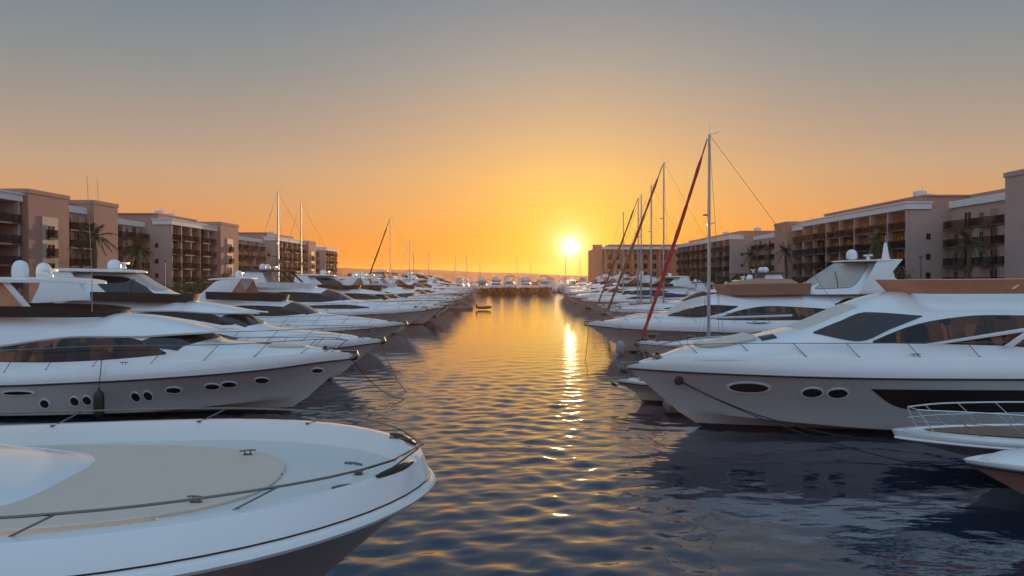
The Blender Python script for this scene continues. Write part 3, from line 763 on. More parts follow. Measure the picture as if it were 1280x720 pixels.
# block turned across the end of the right quay
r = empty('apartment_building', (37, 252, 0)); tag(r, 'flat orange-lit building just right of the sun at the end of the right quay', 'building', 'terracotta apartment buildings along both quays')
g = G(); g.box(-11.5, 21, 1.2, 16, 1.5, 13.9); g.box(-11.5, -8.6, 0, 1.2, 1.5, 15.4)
OSTUC = simple('glare_orange_stucco', (0.56, 0.25, 0.14), 0.9, var=0.10, vscale=.35)  # terracotta with the sun's orange glare painted into the colour
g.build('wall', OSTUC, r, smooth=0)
g = G(); g.box(-8.6, 21.2, -.4, 1.2, 13.9, 14.7); g.build('cornice', CORN, r, smooth=0)
g = G(); g.box(-6, 20, 4, 15, 13.9, 15.6); g.build('parapet', STUCT, r, smooth=0)
for i in range(8):
    mesh_obj(('pier',), 'column', OSTUC, lambda g: g.box(-.3, .3, -.3, 0.3, 1.5, 13.9), r, (-7.5+2.85*i, .4, 0))
for i in range(7):
    for z in (2.2, 5.0, 7.8, 10.6):
        mesh_obj(('wn',), 'window', BGLASS, lambda g: g.box(-.6, .6, -.06, 0, 0, 1.7), r, (-6.1+2.85*i, 1.2, z))

# quay walls, lamp posts, palms, bushes
for x0, x1, lb in ((-48.0, -47.6, 'low stone parapet wall along the left quay'), (44.1, 44.5, 'low stone parapet wall along the right quay')):
    g = G()
    g.box(x0, x1, 40, 262, 1.55, 2.35)
    g.box(x0-.06, x1+.06, 40, 262, 2.35, 2.47); o = g.build('quay_wall', STUC, bevel=.02, smooth=30); tag(o, lb, 'wall')
BARK = simple('palm_bark', (0.10, 0.065, 0.045), .95, var=.3, vscale=6, bump=.8, bscale=12)
PLEAF = simple('palm_leaf', (0.055, 0.065, 0.022), .6, var=.35, vscale=1.5)
BLEAF = simple('bush_leaf', (0.045, 0.065, 0.022), .65, var=.4, vscale=1.2)
def palm(h, seed, nf=34, fl=2.9):
    rn = random.Random(seed); root = empty('palm_tree')
    g = G(); bend = rn.uniform(-.3, .3)
    g.tube([(bend*(i/10)**2, .1*sin(i), h*i/10) for i in range(11)], lambda t: .30-.10*t+.03*(1 if int(t*20) % 2 else 0), 9)
    g.build('trunk', BARK, root)
    g = G()
    for i in range(nf):
        a = rn.uniform(0, 2*pi); e = rn.uniform(-.55, 1.35); L_ = fl*rn.uniform(.8, 1.1)
        pts = []; 
        for j in range(12):
            t = j/11; r_ = L_*t*cos(e)*(1-.12*t); z = L_*t*sin(e) - (1.25+.5*cos(e))*t*t*.8
            pts.append(Vector((bend+r_*cos(a), r_*sin(a)+.1, h+z)))
        g.tube(pts, .025, 3, caps=False)
        side = Vector((-sin(a), cos(a), 0))
        for j in range(1, 12):
            for sb in (0, .5):
                p = pts[j-1].lerp(pts[j], sb); dr = (pts[j]-pts[j-1]).normalized(); ln = .62*(1-.55*abs(j/11-.35))
                for sg in (1, -1):
                    tip = p + (side*sg*.75 + dr*.6 + Vector((0, 0, -.35+rn.uniform(-.15, .15)))).normalized()*ln
                    g.add([p, p+dr*.06, tip], [[0, 1, 2]])
    g.build('crown', PLEAF, root, smooth=0, weld=False)
    return root
def bush(w, h, seed, trunk=True, n=1500):
    rn = random.Random(seed); root = empty('leafy_tree')
    if trunk:
        g = G(); g.tube([(0, 0, 0), (.05, 0, h*.25), (.1, .05, h*.5)], .12, 7, r2=.06)
        for k in range(5):
            a = rn.uniform(0, 6.3); g.tube([(.05, 0, h*.25), (cos(a)*w*.2, sin(a)*w*.2, h*.55), (cos(a)*w*.35, sin(a)*w*.35, h*.75)], .06, 5, r2=.02)
        g.build('trunk', BARK, root)
    g = G(); cl = [(rn.uniform(-.36, .36)*w, rn.uniform(-.36, .36)*w, h*rn.uniform(.3, .88), rn.uniform(.16, .3)*w) for _ in range(16)]
    for i in range(n):
        cx, cy, cz, cr = rn.choice(cl); d = Vector((rn.gauss(0, 1), rn.gauss(0, 1), rn.gauss(0, 1))).normalized()
        p = Vector((cx, cy, cz)) + d*cr*rn.uniform(.6, 1.12); p.z = max(.1, p.z)
        u = Vector((rn.gauss(0, 1), rn.gauss(0, 1), rn.gauss(0, 1))).normalized(); v = u.cross(d).normalized(); s = rn.uniform(.10, .2)
        g.add([p-u*s, p-v*s*.5, p+u*s, p+v*s*.5], [[0, 1, 2, 3]])
    g.build('crown', BLEAF, root, smooth=0, weld=False); return root
P1, P2 = palm(7.6, 3), palm(8.2, 8, nf=30, fl=2.5)
pl = [(-51.6, 99, 1.15, 'full palm tree in front of the left tower with the framed windows'), (-50.5, 108.5, 1.0, 'second palm tree on the left quay in front of the stepped balconies'),
      (-50, 172, .95, 'small palm far along the left quay'), (46.2, 81, .95, 'full palm tree before the nearest right hand building'), (46, 101, 1.02, 'thin-crowned palm on the right quay rising above the cruiser radar mast'),
      (46, 134, 1.0, 'slender palm by the columned balconies on the right quay'), (46, 154, .95, 'palm tree at the low wing of the right quay'), (46.5, 146, .7, 'short palm between two slender palms on the right quay')]
used = set()
for i, (x, y, s_, lb) in enumerate(pl):
    src = P1 if i in (0, 1, 3) else P2
    o = src if src.name not in used else copy_tree(src); used.add(src.name)
    place(o, x, y, 1.55, i*1.3, lb, 'palm trees along the quays', s_); o['category'] = 'palm'
T1, T2 = bush(4.2, 3.6, 4), bush(5.0, 4.6, 9)
tl = [(-49.5, 124, .9, T1, 'round bush before the left columned balconies'), (-49.8, 130, .8, T2, 'dark leafy tree beside the left end wall'), (-49.5, 138, .95, T2, 'leafy tree under the left columned balconies'), (-49.6, 146, .8, T1, 'low bush between leafy trees on the left quay'), (-49.6, 185, 1.0, T2, 'leafy tree in front of the far left building'),
      (-49.6, 158, .9, T1, 'bush at the foot of the second left tower'), (-49.6, 205, .8, T2, 'distant leafy tree near the left masts'),
      (46.6, 97, 1.0, T2, 'dark leafy tree behind the cruiser with the screened flybridge'), (46.5, 92, .75, T1, 'low bush at the foot of the right end wall'), (46.6, 103.5, .8, T1, 'bush beside the dark tree on the right quay'),
      (46.6, 141, .85, T2, 'rounded tree between palms on the right quay'), (46.6, 196, 1.1, T2, 'leafy tree behind the tallest mast'), (46.6, 207, 1.1, T1, 'wide dark bush beyond the tallest mast'), (46.4, 218, 1.0, T2, 'distant leafy tree near the right sailboat masts'), (46.6, 86, .7, T1, 'nearest small bush on the right quay'), (-49.7, 96, .7, T1, 'low bush at the foot of the nearest left tower'), (-49.6, 104, .8, T2, 'small leafy tree between the two left palms'), (-49.6, 117, .75, T1, 'bush below the left wing balconies'), (-49.6, 133, .7, T1, 'low bush at the left blank end wall'), (-49.6, 170, .8, T1, 'bush by the small far left palm'), (-49.6, 178, .8, T2, 'leafy tree past the small far left palm'),
      (46.6, 110, .8, T2, 'leafy tree below the first columns of the large right building'), (46.6, 118, .9, T1, 'bush below the middle columns of the large right building'), (46.6, 127, .8, T2, 'leafy tree below the far columns of the large right building'), (46.6, 160, .9, T1, 'bush under the low right wing'), (46.6, 168, .9, T2, 'leafy tree under the low right wing'), (46.6, 180, 1.0, T1, 'bush before the second columned right building'), (46.6, 188, 1.1, T2, 'leafy tree before the second columned right building'), (46.5, 76, .7, T1, 'bush at the far right edge of the picture'),
      (-49.6, 252, 1.0, T2, 'lone tree at the far corner of the left buildings')]
used = set()
for i, (x, y, s_, src, lb) in enumerate(tl):
    o = src if src.name not in used else copy_tree(src); used.add(src.name)
    place(o, x, y, 1.5, i*1.1, lb, 'leafy trees and bushes on the quays', s_); o['category'] = 'tree'
LAMPM = simple('lamp_post_metal', (.10, .09, .085), .5, metal=.5)
g = G(); root = empty('lamp_post'); g.tube([(0, 0, 0), (0, 0, 6)], .07, 6, r2=.045); g.lathe([(0, 0), (.16, 0), (.12, .5), (.07, .6)], (0, 0, 0), 8); g.build('pole', LAMPM, root)
g = G(); g.lathe([(0, 0), (.22, .02), (.26, .1), (.12, .22), (0, .25)], (0, 0, 5.95), 10); g.build('lamp_head', LAMPM, root)
first = True
for x, ys_, w in ((-48.6, (112, 136, 160, 184, 208, 232), 'left'), (45.0, (88, 112, 126, 148, 172, 200, 228), 'right')):
    nmz = ('nearest', 'second', 'third', 'fourth', 'fifth', 'sixth', 'seventh')
    for k, y in enumerate(ys_):
        o = root if first else copy_tree(root); first = False
        place(o, x, y, 1.55, 0, '%s plain lamp post along the %s quay' % (nmz[k], w), 'lamp posts along the quays'); o['category'] = 'street lamp'

# ------------------------------------------------------------------ yacht designs
CAP_A = dict(L=18.5, B=4.9, rake=2.5, sheer=[(0, 2.35), (1, 2.44), (3, 2.36), (5.6, 2.23), (9.5, 2.05), (12.6, 1.83), (18.5, 1.7)],
    rub=[(0, 2.10), (1, 2.04), (3.2, 1.82), (6.8, 1.60), (9.8, 1.45), (12.8, 1.33), (18.5, 1.25)], dd=.06, bs=.95,
    supers=[dict(name='cabin', n=3.0, k=.10,
        top=[(.9, 2.43), (1.6, 2.58), (3, 2.72), (4.3, 2.80), (5.3, 2.86), (5.75, 3.0), (6.6, 3.45), (7.4, 3.64), (8.4, 3.80), (9.9, 3.92), (12, 3.98), (15, 3.95), (16.3, 3.8)],
        w=[(.9, .25), (2, .9), (3, 1.3), (4.3, 1.65), (5.5, 1.86), (7, 1.97), (10, 2.03), (16.3, 1.95)],
        roof=dict(top=[(5.75, 3.40), (6.6, 3.62), (7.4, 3.77), (8.4, 3.92), (10, 4.03), (14, 4.06), (16.8, 3.95)], low=[(5.75, 3.34), (7.0, 3.26), (8.4, 3.17), (10.2, 3.18), (11.6, 3.06), (13.3, 2.82), (16.8, 2.45)], lip=-.9, wf=.10),
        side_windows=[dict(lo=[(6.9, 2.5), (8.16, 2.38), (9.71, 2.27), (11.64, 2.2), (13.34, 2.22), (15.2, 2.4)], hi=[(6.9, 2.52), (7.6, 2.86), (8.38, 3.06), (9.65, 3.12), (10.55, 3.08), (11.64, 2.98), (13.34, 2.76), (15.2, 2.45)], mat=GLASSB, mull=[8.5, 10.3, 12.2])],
        panes=[dict(k=[(0, 5.62, 6.9), (.9, 5.70, 7.0), (1.45, 5.95, 7.3), (1.80, 6.45, 8.2)], split=[(-.62, .62), (.68, 1.80), (-1.80, -.68)])],
        hatch=[(3.6, 0, .28)], pads=[dict(k=[(1.9, .35), (2.3, .7), (3.1, .9), (3.2, .9)], mat=CREAM, off=.05)])],
    walls=[dict(s0=9.5, s1=15, hw=1.65, zb=[(9, 3.88), (15, 3.9)], zt=[(9.5, 4.12), (11.5, 4.3), (15, 4.35)], mat=BROWNC, nose=1.5, flare=.1)],
    prisms=[dict(name='hardtop_support', poly=[(12.3, 4.15), (16.0, 4.15), (16.2, 5.3), (13.3, 5.3)], y=(1.42, 1.48), mat=CANVAS, sides=(-1,)),
            dict(name='hardtop_strut', poly=[(12.1, 4.1), (12.4, 4.1), (13.45, 5.32), (13.15, 5.32)], y=(1.5, 1.58), sides=(-1,))],
    hardtops=[dict(s0=10.5, s1=16.8, hw=1.75, z=[(10.5, 5.18), (12, 5.24), (16.8, 5.26)], th=.22)],
    domes=[(12.95, .5, 5.44, .29, .62), (13.4, -.35, 5.44, .31, .70), (14.0, .55, 5.44, .29, .64)],
    radars=[(12.4, 0, 5.42, 1.0)], whips=[(9.9, -1.5, 4.1, 5.3)],
    ports=[(12.3, 1.05, .55, .07), (11.38, .61, .16, .16), (10.26, .70, .15, .17), (9.8, .73, .15, .17), (8.01, .84, .15, .18), (7.56, .87, .15, .18), (6.59, 1.09, .26, .11), (5.2, 1.19, .25, .11), (4.59, 1.25, .25, .11), (3.41, 1.37, .24, .11), (1.38, 1.68, .2, .09)],
    rail=dict(h=[(0, .5), (4, .55), (8, .72), (13, .85), (14, .85)], st=[.8, 1.9, 3.6, 5.4, 7.3, 9.5, 11.3, 12.9], end=13.6, lean=.55, start=.2))
CAP_R = dict(L=21, B=5.2, rake=2.6, sheer=[(0, 2.22), (.9, 2.45), (2, 2.66), (5, 2.73), (13, 2.78), (21, 2.55)], rub=[(0, 2.12), (2, 2.09), (21, 2.02)], dd=.08, bs=.93, bulge=.07,
    supers=[dict(name='cabin', n=2.7, k=.10,
        top=[(1.3, 2.6), (2.0, 2.84), (3.2, 3.06), (4.6, 3.32), (5.9, 3.60), (6.3, 3.72), (7.8, 4.38), (8.6, 4.70), (9.4, 4.90), (10.4, 5.0), (14, 5.03), (19, 4.85)],
        w=[(1.3, .35), (2.2, 1.05), (3.2, 1.45), (4.6, 1.8), (6, 2.0), (8, 2.12), (12, 2.2), (19, 2.1)],
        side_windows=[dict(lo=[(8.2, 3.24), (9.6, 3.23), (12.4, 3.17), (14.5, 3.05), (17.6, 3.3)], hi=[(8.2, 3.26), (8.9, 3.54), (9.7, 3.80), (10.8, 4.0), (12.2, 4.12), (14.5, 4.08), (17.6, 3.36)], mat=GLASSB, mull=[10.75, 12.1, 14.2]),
            dict(lo=[(6.35, 3.50), (7.7, 3.27), (8.9, 3.70), (10.0, 4.10)], hi=[(6.35, 3.52), (7.3, 3.90), (8.25, 4.22), (10.0, 4.12)], mat=SCREEN, seal=False, off=.03)],
        panes=[dict(k=[(0, 6.0, 8.0), (.9, 6.05, 8.1)], split=[(-.9, -.04), (.04, .9)], mat=CREAM)],  # centre glass in flat cream: the sun's reflection painted on as colour
        hatch=[(4.9, .9, .26), (4.9, -.9, .26)], pads=[dict(k=[(2.6, .5), (2.9, .85), (3.5, 1.0), (4.4, 1.0), (4.5, .95)], mat=CREAM, off=.1)])],
    walls=[dict(s0=9.9, s1=17, hw=1.75, zb=[(9.9, 4.88), (17, 4.9)], zt=[(9.9, 5.36), (17, 5.42)], mat=CANVAS, nose=1.2, flare=.28)],
    prisms=[dict(name='side_strut', poly=[(9.7, 3.2), (10.3, 3.2), (13.4, 3.66), (15.5, 3.84), (15.5, 3.96), (13.4, 3.80)], y=(2.26, 2.33)),
            dict(name='strut_branch', poly=[(12.4, 3.12), (12.75, 3.12), (13.5, 3.68), (13.2, 3.68)], y=(2.26, 2.32)),
            dict(name='screen_pole', poly=[(12.9, 5.05), (13.0, 5.05), (14.4, 6.1), (14.3, 6.12)], y=(1.85, 1.93), sides=(1, ))],
    ports=[(4.12, 1.61, .62, .17), (6.16, 1.5, .31, .16), (6.97, 1.5, .31, .16)],
    hull_windows=[dict(lo=[(8.0, 1.66), (8.95, 1.05), (9.6, .93), (13, .86), (15.5, .9), (16.5, 1.62)], hi=[(8.0, 1.68), (12, 1.68), (16.5, 1.64)])],
    rail=dict(h=[(0, .3), (2, .4), (5, .46), (21, .5)], st=[1.1, 2.5, 4.2, 5.9, 7.6, 9.6, 11.6, 13.6], end=15, lean=.42, start=.5, r=.014))
CAP_B = dict(L=18, B=4.8, rake=2.5, sheer=[(0, 2.2), (1.5, 2.22), (6, 2.1), (12, 1.95), (18, 1.8)], rub=[(0, 1.98), (3, 1.72), (9, 1.5), (18, 1.3)], dd=.08,
    supers=[dict(name='cabin', n=3.0, k=.10,
        top=[(1, 2.25), (2, 2.42), (5.0, 2.72), (6.0, 2.88), (6.35, 3.05), (7.6, 3.66), (9, 3.98), (11.3, 4.25), (14, 4.33), (16.2, 4.2)],
        w=[(1, .3), (2, .9), (3.2, 1.35), (5, 1.75), (7, 1.95), (10, 2.0), (16.2, 1.95)],
        roof=dict(top=[(7.0, 3.66), (7.8, 3.85), (9, 4.07), (11.3, 4.33), (15, 4.42), (16.8, 4.3)], low=[(7.0, 3.6), (8.6, 3.62), (10.5, 3.74), (13.5, 3.72), (16.8, 3.5)], lip=-.8, wf=.10),
        side_windows=[dict(lo=[(7.3, 3.05), (9, 2.98), (11, 3.05), (13.6, 3.42)], hi=[(7.3, 3.08), (8.5, 3.50), (10.5, 3.66), (13.6, 3.50)], mull=[9.6]),
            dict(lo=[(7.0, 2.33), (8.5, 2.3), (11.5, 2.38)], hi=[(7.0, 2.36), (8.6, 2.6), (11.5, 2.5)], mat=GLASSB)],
        panes=[dict(k=[(0, 6.25, 7.5), (.9, 6.35, 7.6), (1.5, 6.7, 8.2)], split=[(-.62, .62), (.68, 1.5), (-1.5, -.68)])]),
      dict(name='flybridge_enclosure', n=3.6, k=.16, mat=WHITE, z0=[(10, 4.2), (17, 4.25)],
        top=[(10.6, 4.45), (11.4, 4.75), (12.2, 5.2), (13.0, 5.66), (16.0, 5.72), (16.2, 5.6)], w=[(10.6, 1.0), (11.4, 1.4), (13, 1.5), (16.2, 1.5)],
        side_windows=[dict(lo=[(11.5, 4.55), (13.5, 4.6), (14.7, 5.4)], hi=[(11.5, 4.6), (12.9, 5.42), (14.7, 5.5)], mat=SCREEN, mull=[12.6])],
        panes=[dict(k=[(0, 11.35, 12.85), (1.0, 11.45, 12.9)], split=[(-1.0, -.36), (-.32, .32), (.36, 1.0)], mat=GREYC)])],
    walls=[dict(s0=9.9, s1=14.5, hw=1.6, zb=[(9.9, 4.12), (15, 4.25)], zt=[(9.9, 4.55), (12, 4.66), (14.5, 4.7)], mat=BROWNC, nose=1.3, flare=.1)],
    prisms=[dict(name='radar_arch', poly=[(14.6, 4.3), (17.6, 4.1), (17.2, 4.9), (17.0, 5.72), (15.6, 5.72)], y=(1.42, 1.58), lean=.06)],
    hardtops=[dict(s0=12.7, s1=17.3, hw=1.6, z=[(12.7, 5.68), (17.3, 5.78)], th=.16)],
    domes=[(14.2, .2, 5.86, .34, .52)], radars=[(13.4, -.4, 5.86, 1.1)], whips=[(14.2, -1.2, 5.85, 4.6)], 
    ports=[(4.0, 1.25, .22, .1), (6.0, 1.1, .24, .1), (8.5, .98, .24, .1)],
    rail=dict(h=[(0, .6), (10, .65), (14, .7)], st=[.9, 2.2, 3.8, 5.5, 7.4, 9.4, 11.6, 13.4], end=13.8, lean=.6, start=.15, mid=True))
CAP_C = dict(L=17.5, B=4.7, rake=2.6, sheer=[(0, 2.15), (2, 2.16), (8, 2.0), (17.5, 1.75)], rub=[(0, 1.95), (3, 1.7), (9, 1.45), (17.5, 1.3)], dd=.08, hull_mat=HULLG,
    supers=[dict(name='cabin', n=3.0, k=.10,
        top=[(1, 2.2), (2.5, 2.42), (5.0, 2.66), (6.2, 2.85), (7.4, 3.45), (8.8, 3.78), (11, 3.98), (14, 4.0), (15.6, 3.85)],
        w=[(1, .3), (2, .9), (3.2, 1.3), (5, 1.7), (7, 1.9), (10, 1.95), (15.6, 1.9)],
        side_windows=[dict(lo=[(6.7, 2.85), (9, 2.7), (12, 2.72), (14.2, 3.0)], hi=[(6.7, 2.88), (8.6, 3.3), (11, 3.38), (14.2, 3.08)], mull=[10.4])],
        panes=[dict(k=[(0, 6.2, 8.0), (.9, 6.3, 8.1), (1.5, 6.7, 8.6)], split=[(-.62, .62), (.68, 1.5), (-1.5, -.68)])])],
    walls=[dict(s0=8.6, s1=13.8, hw=1.6, zb=[(8.6, 3.66), (15, 3.9)], zt=[(8.6, 4.12), (10, 4.28), (13.8, 4.4)], mat=BROWNC, nose=1.5, flare=.1)],
    prisms=[dict(name='radar_arch', poly=[(12.2, 4.0), (14.6, 3.9), (13.2, 5.1), (12.2, 5.4), (11.3, 5.4), (11.4, 5.25)], y=(1.42, 1.6), lean=.10),
            dict(name='side_screen', poly=[(11.0, 4.3), (12.2, 4.1), (11.9, 5.15), (11.4, 5.2)], y=(1.36, 1.40), mat=TAN)],
    hardtops=[dict(s0=10.9, s1=14.0, hw=1.5, z=[(10.9, 5.3), (14, 5.2)], th=.14)],
    domes=[(12.2, .5, 5.4, .28, .5)], radars=[(11.8, -.2, 5.4, 1.0)],
    ports=[(3.6, 1.25, .22, .1), (5.2, 1.15, .24, .1), (7.5, 1.0, .24, .1), (10.5, .9, .24, .1)],
    rail=dict(h=[(0, .6), (10, .65), (13, .6)], st=[.9, 2.4, 4.2, 6.2, 8.4, 10.8, 12.8], end=13, lean=.6, start=.15, mid=True))
CAP_D = dict(L=20, B=5.2, rake=2.8, sheer=[(0, 2.5), (2, 2.48), (8, 2.3), (20, 2.0)], rub=[(0, 2.2), (3, 2.0), (9, 1.75), (20, 1.5)], dd=.1,
    supers=[dict(name='cabin', n=3.0, k=.10,
        top=[(1.2, 2.55), (3, 2.8), (6.0, 3.1), (7.0, 3.3), (8.6, 4.05), (10.2, 4.4), (13, 4.6), (16, 4.62), (18, 4.4)],
        w=[(1.2, .35), (2.5, 1.1), (4, 1.6), (6, 1.95), (8, 2.12), (12, 2.2), (18, 2.1)],
        side_windows=[dict(lo=[(7.6, 3.3), (10, 3.1), (14, 3.1), (17, 3.5)], hi=[(7.6, 3.33), (9.8, 3.85), (13, 3.98), (17, 3.6)], mull=[11, 13.5]),
            dict(lo=[(5.2, 2.55), (7, 2.48), (11.5, 2.55)], hi=[(5.2, 2.57), (7.5, 2.82), (11.5, 2.7)])],
        panes=[dict(k=[(0, 7.0, 9.3), (.9, 7.1, 9.4), (1.6, 7.6, 9.9)], split=[(-.62, .62), (.68, 1.6), (-1.6, -.68)])])],
    walls=[dict(s0=10.6, s1=15.5, hw=1.75, zb=[(10.6, 4.3), (17, 4.5)], zt=[(10.6, 4.78), (15.5, 4.95)], mat=WHITE, nose=1.6, flare=.1)],
    prisms=[dict(name='hardtop_support', poly=[(14.6, 4.5), (17.6, 4.4), (16.6, 5.95), (15.2, 5.95)], y=(1.5, 1.66), lean=.05),
            dict(name='hardtop_strut', poly=[(12.1, 4.9), (12.35, 4.9), (13.5, 5.95), (13.25, 5.95)], y=(1.55, 1.62), mat=DARKM)],
    hardtops=[dict(s0=12.2, s1=17.6, hw=1.8, z=[(12.2, 5.86), (17.6, 5.98)], th=.18, mat=BROWNC)],
    domes=[(15.4, .7, 6.05, .32, .6), (15.4, -.7, 6.05, .32, .6)], radars=[(14.4, 0, 6.05, 1.3)],
    hull_windows=[dict(lo=[(6.0, 1.3), (7, 1.02), (12, .95), (13, 1.25)], hi=[(6.0, 1.32), (9, 1.4), (13, 1.3)])],
    rail=dict(h=[(0, .65), (10, .7), (14, .6)], st=[1, 2.6, 4.6, 6.8, 9, 11.2, 13.4], end=14, lean=.6, start=.15, mid=True))
CAP_E = dict(L=25, B=5.6, rake=2.9, sheer=[(0, 2.2), (2, 2.3), (8, 2.3), (25, 2.0)], rub=[(0, 1.95), (3, 1.75), (9, 1.6), (25, 1.4)], dd=.1,
    supers=[dict(name='cabin', n=2.8, k=.10,
        top=[(1.4, 2.3), (3, 2.55), (5.2, 2.75), (6.0, 3.1), (7.2, 3.72), (8.6, 4.08), (10, 4.28), (15, 4.34), (20, 4.34), (23, 4.2)],
        w=[(1.4, .35), (2.5, 1.1), (4, 1.6), (6, 2.0), (8, 2.2), (12, 2.35), (23, 2.3)],
        side_windows=[dict(lo=[(5.6, 2.72), (7.5, 2.66), (9.3, 3.0), (10.3, 3.36)], hi=[(5.6, 2.74), (7, 3.2), (8.5, 3.45), (10.3, 3.38)], mull=[7.9]),
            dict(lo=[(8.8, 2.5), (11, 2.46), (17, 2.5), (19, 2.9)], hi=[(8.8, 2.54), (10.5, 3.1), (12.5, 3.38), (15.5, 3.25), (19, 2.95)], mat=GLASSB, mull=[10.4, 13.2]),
            dict(lo=[(17.2, 3.5), (18, 3.2), (20, 3.2), (21.5, 3.5)], hi=[(17.2, 3.55), (18.2, 3.9), (20, 3.9), (21.5, 3.55)])],
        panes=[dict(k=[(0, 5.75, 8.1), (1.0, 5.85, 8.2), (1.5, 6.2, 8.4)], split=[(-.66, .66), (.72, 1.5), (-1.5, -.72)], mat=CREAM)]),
      dict(name='flybridge_cover', n=2.2, k=.05, mat=TAN, z0=[(9, 4.1), (16, 4.2)], top=[(9.7, 4.9), (10.3, 5.06), (12.5, 5.32), (14.4, 5.30), (15.2, 4.95)], w=[(9.7, .8), (10.3, 1.3), (12, 1.7), (15.2, 1.6)]),
      dict(name='flybridge_enclosure', n=3.2, k=.16, z0=[(14, 4.2), (22, 4.25)], top=[(15.0, 4.36), (15.8, 4.95), (17.2, 5.95), (18.2, 6.5), (21.3, 6.55), (21.5, 6.4)], w=[(15, 1.0), (15.8, 1.6), (18, 1.75), (21.5, 1.7)],
        side_windows=[dict(lo=[(15.9, 4.6), (18.2, 4.72), (19.8, 6.2)], hi=[(15.9, 4.66), (17.9, 6.2), (19.8, 6.34)], mat=GREYC, mull=[17.4])],
        panes=[dict(k=[(0, 15.5, 17.9), (1.2, 15.7, 18.0)], split=[(-1.2, -.42), (-.38, .38), (.42, 1.2)], mat=GREYC)])],
    walls=[dict(s0=9.6, s1=15.4, hw=1.75, zb=[(9.6, 4.15), (15.4, 4.25)], zt=[(9.6, 4.86), (12, 4.98), (15.4, 5.0)], mat=TAN, nose=1.3, flare=.3)],
    prisms=[dict(name='radar_arch', poly=[(18.8, 4.3), (22.8, 4.3), (23.4, 5.0), (23.3, 5.25), (21.6, 5.2), (21.0, 5.6), (21.9, 6.68), (20.2, 6.68)], y=(1.55, 1.8), lean=.05)],
    hardtops=[dict(s0=17.9, s1=22, hw=1.75, z=[(17.9, 6.5), (22, 6.6)], th=.12)],
    domes=[(18.9, .3, 6.7, .38, .7)], radars=[(20.2, 0, 6.68, 1.3)], masts=[(21.4, 0, 6.68, 1.2)],
    ports=[(4.5, 1.3, .3, .12), (7.0, 1.2, .3, .12), (11.5, 2.28, .8, .07)],
    rail=dict(h=[(0, .6), (10, .65), (16, .6)], st=[1, 2.8, 5, 7.4, 10, 12.4, 14.8], end=15.5, lean=.6, start=.15, mid=True))
CAP_F = dict(L=11.5, B=3.6, rake=1.9, zc=.55, sheer=[(0, 1.55), (3, 1.45), (11.5, 1.2)], rub=[(0, 1.35), (3, 1.2), (11.5, .95)], dd=.08, cleats=(1.0, 6),
    supers=[dict(name='cabin', n=2.8, k=.12, top=[(.9, 1.6), (2.5, 1.85), (4, 2.0), (4.8, 2.1), (6.4, 2.85), (7.8, 3.0), (9.3, 2.95), (9.5, 2.6)], w=[(.9, .25), (2, .85), (4, 1.3), (7, 1.4), (9.5, 1.35)],
        side_windows=[dict(lo=[(5.4, 2.05), (7, 1.98), (9.0, 2.2)], hi=[(5.4, 2.08), (6.9, 2.6), (9.0, 2.6)])],
        panes=[dict(k=[(0, 4.85, 6.4), (.9, 5.1, 6.7)], split=[(-.9, -.04), (.04, .9)])])],
    prisms=[dict(name='radar_arch', poly=[(8.2, 2.7), (9.4, 1.5), (10.0, 1.5), (9.0, 3.3), (8.5, 3.3)], y=(1.3, 1.42), lean=.05)],
    masts=[(8.6, 0, 3.1, .6)], ports=[(3.0, .98, .2, .08), (4.4, .92, .2, .08)],
    rail=dict(h=[(0, .55), (5, .5)], st=[.8, 2, 3.4, 4.8], end=5.2, lean=.4, start=.12))

